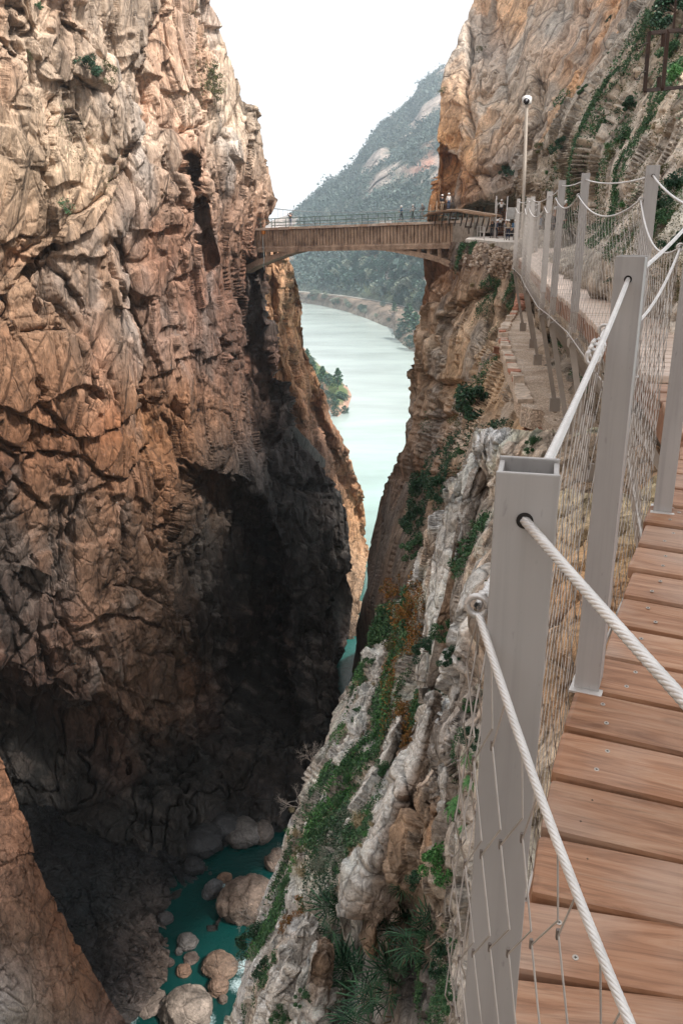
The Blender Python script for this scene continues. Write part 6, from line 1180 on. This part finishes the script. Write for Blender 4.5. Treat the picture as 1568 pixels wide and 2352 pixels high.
cover('ground_cover', R4, 32000, [[(1480,20),(1568,60),(1568,700),(1400,600),(1230,480),(1190,470),(1300,280),(1420,130)]], G_mid, 2.6, 65, .06, .35, 'green plants filling the seams between the grey slabs', 'ground cover', (1.6, 1, .5))
cover('ground_cover', R4, 12000, [[(1480,20),(1568,60),(1568,700),(1400,600),(1230,480),(1190,470),(1300,280),(1420,130)]], G_olive, 2.2, 75, .12, .45, 'olive scrub in the seams between the grey slabs', 'ground cover', (1.6, 1, .5))
cover('ground_cover', R1, 9000, [[(1060,560),(1190,545),(1190,700),(1080,820),(1000,980),(960,1000),(1000,800),(1040,650)]], G_mid, 2.0, 85, .16, .16, 'green specks of plants on the tan rock wall', 'ground cover')
cover('ground_cover', R1, 9000, [[(1040,990),(1180,960),(1180,1060),(1060,1080),(1000,1200),(990,1290),(940,1290),(940,1110)]], G_dark, 2.6, 95, .0, .5, 'dark shrubs and ivy on the shaded ledge left of the tall fin', 'ground cover')
cover('ground_cover', R1, 5000, [[(1240,740),(1300,860),(1420,960),(1480,960),(1380,780),(1290,700)]], G_mid, 2.6, 105, .0, 1.2, 'weeds growing beneath the boardwalk struts', 'ground cover')
cover('ground_cover', L1, 1800, [[(0,0),(480,0),(560,300),(300,500),(0,600)]], G_olive, 1.8, 115, .22, .12, 'tiny green specks in the cracks of the left wall', 'ground cover')
cover('leaf_litter', R1, 10, [[(1240,740),(1300,860),(1420,960),(1480,960),(1380,780),(1290,700)]], G_aut, 2.6, 125, .0, 1.2, 'fallen leaves below the boardwalk', 'leaf litter')
# ---- trees of the far shore and headland
def crown_pts(kind, n, seed):
    g = np.random.RandomState(seed); t = g.uniform(0, 1, n) ** .8; 
    if kind == 'pine': rad = .34 * (1 - t) ** .7 * (.75 + .35 * np.sin(t * 26)) + .03
    else: rad = .42 * np.sqrt(np.clip(1 - (2 * t - .9) ** 2, .02, 1))
    a = g.uniform(0, 6.283, n); rr = rad * np.sqrt(g.uniform(.15, 1, n)); k = .8 + .3 * np.sin(a * 3 + t * 9 + seed); return np.stack([np.cos(a) * rr * k, np.sin(a) * rr * k, .18 + t * .82], -1)
TM = []
for v in range(4):
    kind = 'pine' if v < 2 else 'round'; P = crown_pts(kind, 650, v); V, F = leaves(P, .045, v, .2, .6); proto_mesh('crown%d' % v, V, F, G_pine if v < 2 else G_teal); proto_mesh('bcrown%d' % v, V, F, G_teal if v < 3 else G_grey)
    m = MB(); m.tube([(0, 0, -.05), (0, 0, .4), (.02, 0, .85)], [.028, .02, .008], 5); [m.tube([(0, 0, h), (math.cos(h * 30) * .2, math.sin(h * 30) * .2, h + .12)], [.01, .004], 4) for h in (.3, .4, .5, .6)]; me = bpy.data.meshes.new('trunk'); me.from_pydata(m.v, [], m.f); me.materials.append(M_bark); MSH['trunk%d' % v] = me
def tree(p, h, v, label, group, key='crown', cat='tree', name='tree', wide=1.):
    root = empty(name, p, (p.x * 3.1 + p.y) % 6.28, label, cat, group)
    for part, k in (('crown', '%s%d' % (key, v)), ('trunk', 'trunk%d' % v)): o = bpy.data.objects.new(part, MSH[k]); COL.objects.link(o); o.parent = root
    root.scale = (h * wide, h * wide, h)
def hl_at(x, y):
    p = WZ(x, y, 4.0); i = np.argmin((HL[:, 0] - p.x) ** 2 + (HL[:, 1] - p.y) ** 2); return Vector(HL[i])
for x_, y_ in ((712, 838), (728, 862), (748, 893), (764, 905), (780, 905), (752, 915), (770, 918), (790, 906)): p = hl_at(x_, y_); tree(p - Vector((0, 0, .3)), 20 / FPX * p.y, 2 + x_ % 2, 'low green bush covering the top of the small headland', 'bushes on the headland', cat='bush', name='round_bush', wide=1.7)
for x, y, hp, v, lb in ((742, 872, 50, 0, 'tallest pine on the small headland'), (774, 892, 50, 1, 'pointed pine at the tip of the headland'), (757, 884, 34, 2, 'rounded tree between the headland pines'), (722, 850, 34, 1, 'small pine at the inner end of the headland'), (704, 832, 30, 0, 'pine half hidden by the orange spur'), (790, 925, 26, 2, 'low yellow-green bush at the water edge of the headland'), (768, 930, 30, 3, 'leafy bush in front of the headland pines'), (735, 880, 24, 2, 'round bush behind the headland rim')):
    p = hl_at(x, y); d = p.y; tree(p - Vector((0, 0, .3)), hp / FPX * d, v, lb, None, cat='pine tree' if v < 2 else 'bush', name='pine_tree' if v < 2 else 'round_bush', wide=1.15)
g = random.Random(77); RL = 'one of many teal green trees in the wood on the far shore'; cnt = 0
for k in range(600):
    if cnt >= 165: break
    x = g.uniform(735, 975); y = g.uniform(585, 705)
    lim = np.interp(x, [735, 800, 860, 975], [668, 672, 684, 716]); 
    if y > lim: continue
    if y < np.interp(x, [735, 790, 840, 975], [640, 600, 585, 575]): continue
    if 760 < x < 900 and y > 650 and g.random() < .8: continue
    p = hill_at(x, y); tree(p - Vector((0, 0, .5)), g.uniform(18, 34) / FPX * p.y, g.choice((0, 1, 2, 2, 3)), RL, 'trees in the wood on the far shore', 'bcrown', wide=g.uniform(1, 1.5)); cnt += 1
for k in range(26):
    x = g.uniform(690, 900); y = np.interp(x, [690, 760, 840, 900], [684, 690, 716, 742]) + g.uniform(-8, 6); p = hill_at(x, y); tree(p - Vector((0, 0, .3)), g.uniform(8, 15) / FPX * p.y, g.choice((2, 3)), 'small shrubby tree on the bank between road and lake', 'shrubs on the lake bank', 'bcrown', name='shrub', cat='shrub', wide=1.7)
for x, y, hp, v, lb in ((938, 764, 62, 0, 'tall dark pine on the lake bank, left of the tan rock wall'), (952, 772, 54, 1, 'second dark pine on the lake bank beside the tan rock wall'), (924, 768, 34, 2, 'rounded dark tree at the foot of the tall bank pine'), (915, 780, 26, 2, 'low dark tree nearest the lake on the right bank'), (940, 800, 34, 3, 'pale bare tree in front of the bank pines'), (955, 806, 30, 2, 'dark bush where the bank meets the tan rock wall'), (905, 720, 24, 0, 'lone round tree beside the pale road'), (880, 706, 16, 2, 'small round tree on the road verge')):
    p = hill_at(x, y); tree(p - Vector((0, 0, .4)), hp / FPX * p.y, v, lb, None, 'crown', cat='tree', wide=1.3)
# the wooded flanks of the mountain read as one mass
gq = np.random.RandomState(3); Hr = HG[n_road:n_road + NU - 3]; ii = gq.randint(0, Hr.shape[0], 60000); jj = gq.randint(0, Hr.shape[1], 60000); C_ = Hr[ii, jj]; rkk = rk.reshape(nr, ncx)[n_road:n_road + NU - 3][ii, jj]
C_ = C_[(gq.uniform(0, 1, len(C_)) > rkk * 1.1)][:16000]; d = C_[:, 1]; k = 9; n0 = len(C_)
fs = np.repeat(np.exp(gq.normal(size=n0) * .35), k)[:, None]; cc = np.repeat(C_, k, 0) + fs * gq.normal(size=(n0 * k, 3)) * np.array([1.4, 1.4, 1.3]) + np.array([0, 0, 2.0]) * fs; V, F = leaves(cc, .8 * fs[:, 0], 4, .2, .75)
tag(rawmesh('hillside_wood', V, F, leaf_mat('far_wood', [(.045, .075, .065), (.06, .095, .08), (.085, .12, .10)], scale=.03), smooth=False), 'hazy wood covering the flanks of the far mountain', 'wood', None, 'stuff')
# ------------------------------------------------------------------ boulders in the pool
def boulder(x, y, rx, ry, label, pig, seed, zf=.35, ang=0., flat=.9, dep=1.):
    Yw = YZ(y + ry * .6, 0.); d = Yw * CP + EYE * SP; r = rx / FPX * d; rz = ry / FPX * d * 1.05; bm = bmesh.new(); bmesh.ops.create_icosphere(bm, subdivisions=5, radius=1); bm.verts.ensure_lookup_table()
    V = np.array([v.co[:] for v in bm.verts]); F = np.array([[v.index for v in f.verts] for f in bm.faces]); bm.free()
    LSP[0] = np.full(len(V), .02); n = V.copy(); V = V * (1 + .16 * fbm(V * 1.1 + seed, 3, seed)[:, None]); dd = rock_disp(V + seed * 3.7, 1.1, .19, (1, 1, 1), rotz((.3, .5, .2)), 400 + seed, cracks=.5)
    V = V + n * dd[:, None]; V = V * np.array([r, r * .95 * dep, rz * flat]); ca, sa = math.cos(ang), math.sin(ang); V = np.stack([V[:, 0] * ca - V[:, 2] * sa, V[:, 1], V[:, 0] * sa + V[:, 2] * ca], -1)
    c = np.tile(np.array(pig) * .37, (len(V), 1)); c = c * (1 - .3 * sstep(.1, .4, fbm(V * .8, 3, seed)))[:, None]
    c = c * (1 - .55 * (1 - sstep(-.25, .0, V[:, 2] / rz + .35)))[:, None]      # wet band at the water line
    o = rawmesh('boulder', V, F, M_boul, attr={'pig': c}); p = WV(x, y, Yw); o.location = (p.x, Yw, rz * flat * zf); return tag(o, label, 'boulder', 'boulders in the gorge pool')
M_boul = rock_mat('boulder_rock', 3.2, (1, 1, 1), (.3, .2, .4), bump=.4, crack=.4, rough=.75)
PB, PG, PK = (.44, .32, .25), (.30, .27, .25), (.07, .07, .075)
for i, a in enumerate([(566, 2050, 66, 66, 'largest round brown boulder standing in the green pool', PB), (430, 2295, 62, 58, 'big pale boulder at the bottom edge of the pool', (.56, .45, .37)), (634, 1972, 27, 30, 'brown boulder with a dark hole at the back of the pool', PB), (506, 2212, 38, 25, 'smooth brown boulder right of the small rocks', (.42, .28, .20)), (500, 2262, 25, 24, 'squarish brown boulder touching the big pale one', (.42, .27, .19)),
 (516, 2013, 16, 10, 'small flat orange rock above the largest round boulder', (.45, .27, .18)), (431, 2159, 24, 16, 'grey angular rock in the middle of the green water', PG), (412, 2182, 9, 11, 'small grey rock left of the angular grey rock', PG), (438, 2197, 18, 8, 'low flat brown rock in the green water', (.33, .24, .2)), (423, 2224, 19, 14, 'rounded orange brown rock above the big pale boulder', (.46, .28, .19)),
 (345, 2298, 36, 13, 'long pale slab lying left of the big pale boulder', (.48, .38, .32)), (512, 2292, 11, 11, 'small brown rock right of the big pale boulder', PB), (380, 2105, 20, 15, 'dark wet rock at the left edge of the green water', (.13, .12, .12)), (352, 2080, 10, 8, 'small light rock on the dark slabs', (.4, .33, .28)), (390, 2205, 12, 14, 'brown rock at the foot of the layered slabs', (.28, .2, .17)),
 (468, 1925, 48, 34, 'dark round boulder at the back left of the pool', PK), (516, 1893, 40, 40, 'dark grey boulder at the back of the pool', (.10, .10, .105)), (558, 1905, 46, 34, 'grey cracked boulder at the back of the pool beside the brown one', (.26, .235, .22)), (600, 1905, 30, 30, 'tan grey boulder next to the boulder with the hole', (.28, .23, .2)), (555, 1868, 34, 22, 'dark boulder wedged above the grey cracked boulder', (.08, .08, .085)), (445, 1985, 26, 24, 'black wet boulder below the dark wall', (.05, .05, .055)), (487, 2035, 24, 34, 'pointed grey slab leaning into the pool', (.24, .24, .25))]):
    boulder(*a, i + 1, ang=(.35 if 'long pale' in a[4] else -.6 if 'pointed' in a[4] else 0), zf=.42 if a[2] > 20 else .3)
# ------------------------------------------------------------------ people
SK = plain_mat('skin', (.42, .24, .16), .6, var=.05); HAIR = plain_mat('dark_hair', (.03, .02, .015), .7); CM = {}
def cloth(c):
    if c not in CM: CM[c] = plain_mat('cloth_%d' % len(CM), c, .85, var=.15, scale=12)
    return CM[c]
BLK, NAVY, WHT, BLUE, GRY, TAN, DEN = (.02, .02, .025), (.025, .035, .07), (.66, .64, .62), (.05, .14, .26), (.16, .16, .17), (.36, .27, .19), (.06, .09, .16)
def pose_joints(pose):
    J = dict(pel=(0, 0, .93), wst=(0, .0, 1.08), chs=(0, 0, 1.32), nck=(0, .0, 1.47), hd=(0, -.02, 1.57), top=(0, -.01, 1.68))
    for s, k in ((-1, 'l'), (1, 'r')):
        J['hip' + k] = (s * .09, 0, .90); J['kn' + k] = (s * .10, -.02, .49); J['an' + k] = (s * .10, .02, .09); J['to' + k] = (s * .12, -.15, .04)
        J['sh' + k] = (s * .185, 0, 1.40); J['el' + k] = (s * .235, .02, 1.13); J['wr' + k] = (s * .235, -.07, .90); J['ha' + k] = (s * .23, -.11, .81)
    if pose == 'walk':
        for k, f in (('l', -1), ('r', 1)): J['kn' + k] = (J['kn' + k][0], -.13 * f - .05, .50); J['an' + k] = (J['an' + k][0], -.22 * f + .05, .11); J['to' + k] = (J['to' + k][0], -.22 * f - .12, .05); J['el' + k] = (J['el' + k][0], .10 * f, 1.14); J['wr' + k] = (J['wr' + k][0], .14 * f - .12, .95); J['ha' + k] = (J['ha' + k][0], .16 * f - .18, .88)
    if pose == 'camera':
        for s, k in ((-1, 'l'), (1, 'r')): J['el' + k] = (s * .34, -.10, 1.52); J['wr' + k] = (s * .14, -.20, 1.66); J['ha' + k] = (s * .07, -.22, 1.68)
    if pose == 'climb':
        J['knl'] = (-.12, -.30, .78); J['anl'] = (-.12, -.24, .36); J['tol'] = (-.12, -.40, .32)
        for s, k in ((-1, 'l'), (1, 'r')): J['el' + k] = (s * .36, -.16, 1.22); J['wr' + k] = (s * .44, -.32, 1.30); J['ha' + k] = (s * .46, -.38, 1.34)
    if pose == 'sit':
        for k_ in ('pel', 'wst', 'chs', 'nck', 'hd', 'top'): J[k_] = (J[k_][0], J[k_][1] - (J[k_][2] - .93) * .15, J[k_][2] - .45)
        for s, k in ((-1, 'l'), (1, 'r')):
            J['hip' + k] = (s * .09, 0, .46); J['kn' + k] = (s * .14, -.42, .52); J['an' + k] = (s * .14, -.36, .09); J['to' + k] = (s * .15, -.52, .04); J['sh' + k] = (s * .185, -.07, .95); J['el' + k] = (s * .22, -.16, .70); J['wr' + k] = (s * .12, -.38, .62); J['ha' + k] = (s * .08, -.45, .60)
    return J
def skin(name, J, bones, rad, mat, parent, root, lift=1.):
    ks = []; [ks.append(k) for b in bones for k in b if k not in ks]; me = bpy.data.meshes.new(name); me.from_pydata([J[k] for k in ks], [(ks.index(a), ks.index(b)) for a, b in bones], []); me.materials.append(mat)
    o = bpy.data.objects.new(name, me); COL.objects.link(o); o.parent = parent; md = o.modifiers.new('Skin', 'SKIN'); sv = me.skin_vertices[0].data
    for i, k in enumerate(ks): r = rad[k.rstrip('lr') if k.rstrip('lr') in rad else k] if (k in rad or k.rstrip('lr') in rad) else .05; r = r if isinstance(r, tuple) else (r, r); sv[i].radius = (r[0] * lift, r[1] * lift); sv[i].use_root = (k == root)
    md.use_smooth_shade = True; s = o.modifiers.new('Sub', 'SUBSURF'); s.levels = 1; s.render_levels = 1; return o
RAD = dict(pel=(.14, .10), wst=(.125, .095), chs=(.155, .11), nck=.055, hd=(.078, .095), top=(.06, .07), hip=.085, kn=.058, an=.04, to=.035, sh=.058, el=.044, wr=.03, ha=(.04, .022))
BODY = [('pel', 'wst'), ('wst', 'chs'), ('chs', 'nck'), ('nck', 'hd'), ('hd', 'top')] + [b for k in 'lr' for b in (('pel', 'hip' + k), ('hip' + k, 'kn' + k), ('kn' + k, 'an' + k), ('an' + k, 'to' + k), ('chs', 'sh' + k), ('sh' + k, 'el' + k), ('el' + k, 'wr' + k), ('wr' + k, 'ha' + k))]
JK = [('pel', 'wst'), ('wst', 'chs'), ('chs', 'nck')] + [b for k in 'lr' for b in (('chs', 'sh' + k), ('sh' + k, 'el' + k), ('el' + k, 'wr' + k))]
TR = [('pel', 'hipl'), ('pel', 'hipr')] + [b for k in 'lr' for b in (('hip' + k, 'kn' + k), ('kn' + k, 'an' + k))]
def person(p, az, label, pose='stand', top=NAVY, legs=BLK, helmet=True, h=1.74, pack=None, group=None):
    root = empty('person', p, az, label, 'person', group); root.scale = (h / 1.74,) * 3; J = pose_joints(pose); o = skin('body', J, BODY, RAD, SK, root, 'pel')
    jr = {k: (tuple(q * 1.16 + .008 for q in v) if isinstance(v, tuple) else v * 1.2 + .006) for k, v in RAD.items()}; jr['nck'] = .062; jr['wr'] = .038
    skin('jacket', J, JK, jr, cloth(top), root, 'chs'); tr = {k: (tuple(q * 1.06 for q in v) if isinstance(v, tuple) else v * 1.12) for k, v in RAD.items()}; tr['pel'] = (.135, .10); tr['an'] = .052; skin('trousers', J, TR, tr, cloth(legs), root, 'pel')
    hd = Vector(J['hd']) + Vector((0, 0, .045)); m = MB()
    if helmet:
        V = MB(); V.sphere(hd + Vector((0, 0, .045)), (.125, .145, .115), 14, 8); V.v = [(x, y, max(z, hd.z + .02)) for x, y, z in V.v]; V.tube([hd + Vector((0, -.02, .018)), hd + Vector((0, -.02, .032))], .148, 14); V.build('helmet', cloth((.75, .74, .72)), root, True)
    else: m.sphere(hd + Vector((0, .02, .02)), (.10, .115, .12), 12, 8); m.build('hair', HAIR, root, True)
    m = MB(); m.sphere(hd + Vector((0, -.105, -.035)), (.014, .02, .022), 6, 5); m.build('nose', SK, o)
    for s in (-1, 1): m = MB(); m.box(Vector(J['tol' if s < 0 else 'tor']) + Vector((0, .06, 0)), (.085, .26, .08), None, .02); m.build('shoe', cloth((.05, .04, .04)), root)
    if pack: c = Vector(J['chs']); m = MB(); m.box(c + Vector((0, .18, -.06)), (.28, .16, .42), None, .05); m.build('backpack', cloth(pack), root)
    if pose == 'camera': c = (Vector(J['hal']) + Vector(J['har'])) / 2; m = MB(); m.box(c + Vector((0, -.04, 0)), (.14, .07, .09), None, .01); m.build('camera', cloth(BLK), root)
def onspan(px, d, hh): s, _ = FB(px, 510); return BP(s, d, hh)
person(onspan(661, .5, .0), R(200), 'walker in dark clothes raising a camera at the left end of the bridge', 'camera', BLK, DEN, False)
GS = 'walkers crossing the suspension footbridge'
person(onspan(858, 6.3, .42), R(-80), 'walker in a blue vest, left of the three on the suspension footbridge', 'walk', BLUE, BLK, h=1.68, group=GS); person(onspan(885, 6.3, .42), R(-80), 'walker in white with a black backpack, middle of the three on the suspension footbridge', 'walk', WHT, BLK, pack=BLK, group=GS); person(onspan(907, 6.3, .42), R(-75), 'walker in a grey jacket and pale trousers, right of the three on the suspension footbridge', 'walk', GRY, (.4, .4, .42), h=1.8, pack=GRY, group=GS)
for px, t_, l_, lb in ((1014, BLK, TAN, 'walker in a black top and tan trousers on the cliff catwalk'), (1029, WHT, DEN, 'walker in a white top and jeans on the cliff catwalk')): i = np.interp(px, [c[0] for c in cw], range(len(cw))); q = P_[int(i)].lerp(P_[int(i) + 1], i % 1); person(q + Vector((0, 0, .1)), R(20), lb, 'stand', t_, l_)
def S(f): return S0.lerp(S1, f)
person(S(.80) + Vector((0, .15, -.25)), R(180), 'walker in a white top climbing highest on the steep steps', 'climb', WHT, BLK); person(S(.28) + Vector((0, .15, -.25)), R(180), 'walker in a white vest lower down on the steep steps', 'climb', WHT, BLK, h=1.6)
GT = 'walkers resting on the terrace'
for x, y, lb, po, t_, l_, az_, pk in ((1128, 546.5, 'walker in black standing with back turned at the left of the terrace', 'stand', BLK, BLK, 180, None), (1139.5, 547.5, 'walker in navy next to the steps on the terrace', 'stand', NAVY, BLK, 90, None), (1160, 548, 'walker in dark grey behind the brown jacket on the terrace', 'stand', GRY, BLK, 150, None), (1165, 551.5, 'walker in a brown jacket with a pack on the terrace', 'stand', (.14, .10, .06), NAVY, 170, TAN), (1173, 550.5, 'walker in a white helmet sitting down between two others on the terrace', 'sit', BLK, BLK, 120, None), (1180, 551.5, 'walker in a blue jacket with an orange shoe at the right of the terrace', 'stand', BLUE, BLK, 110, BLUE)):
    person(WZ(x, y, tz), R(az_), lb, po, t_, l_, pack=pk, group=GT)
GL = 'group of walkers waiting beyond the boards'
def lz(Y): return EYE - .95 - (Y - 26) * .018
for x, Y_, lb, t_, az_, pk in ((1300, 36, 'tall white-sleeved walker at the front of the group behind the net', WHT, 190, BLK), (1313, 35, 'walker in black right of the white sleeved one behind the net', BLK, 150, None), (1292, 38, 'walker in dark blue on the left of the group behind the net', NAVY, 200, None), (1325, 38, 'walker in black at the right of the group behind the net', BLK, 170, BLK), (1306, 41, 'walker in grey at the back of the group behind the net', GRY, 180, None), (1274, 45, 'lone walker in black left of the group behind the net', BLK, 160, None), (1240, 58, 'far walker in blue seen between two far posts', BLUE, 100, None)):
    p = WV(x, 500, Y_); person(Vector((p.x, p.y, lz(Y_))), R(az_), lb, 'stand', t_, BLK, h=1.76, pack=pk, group=GL)
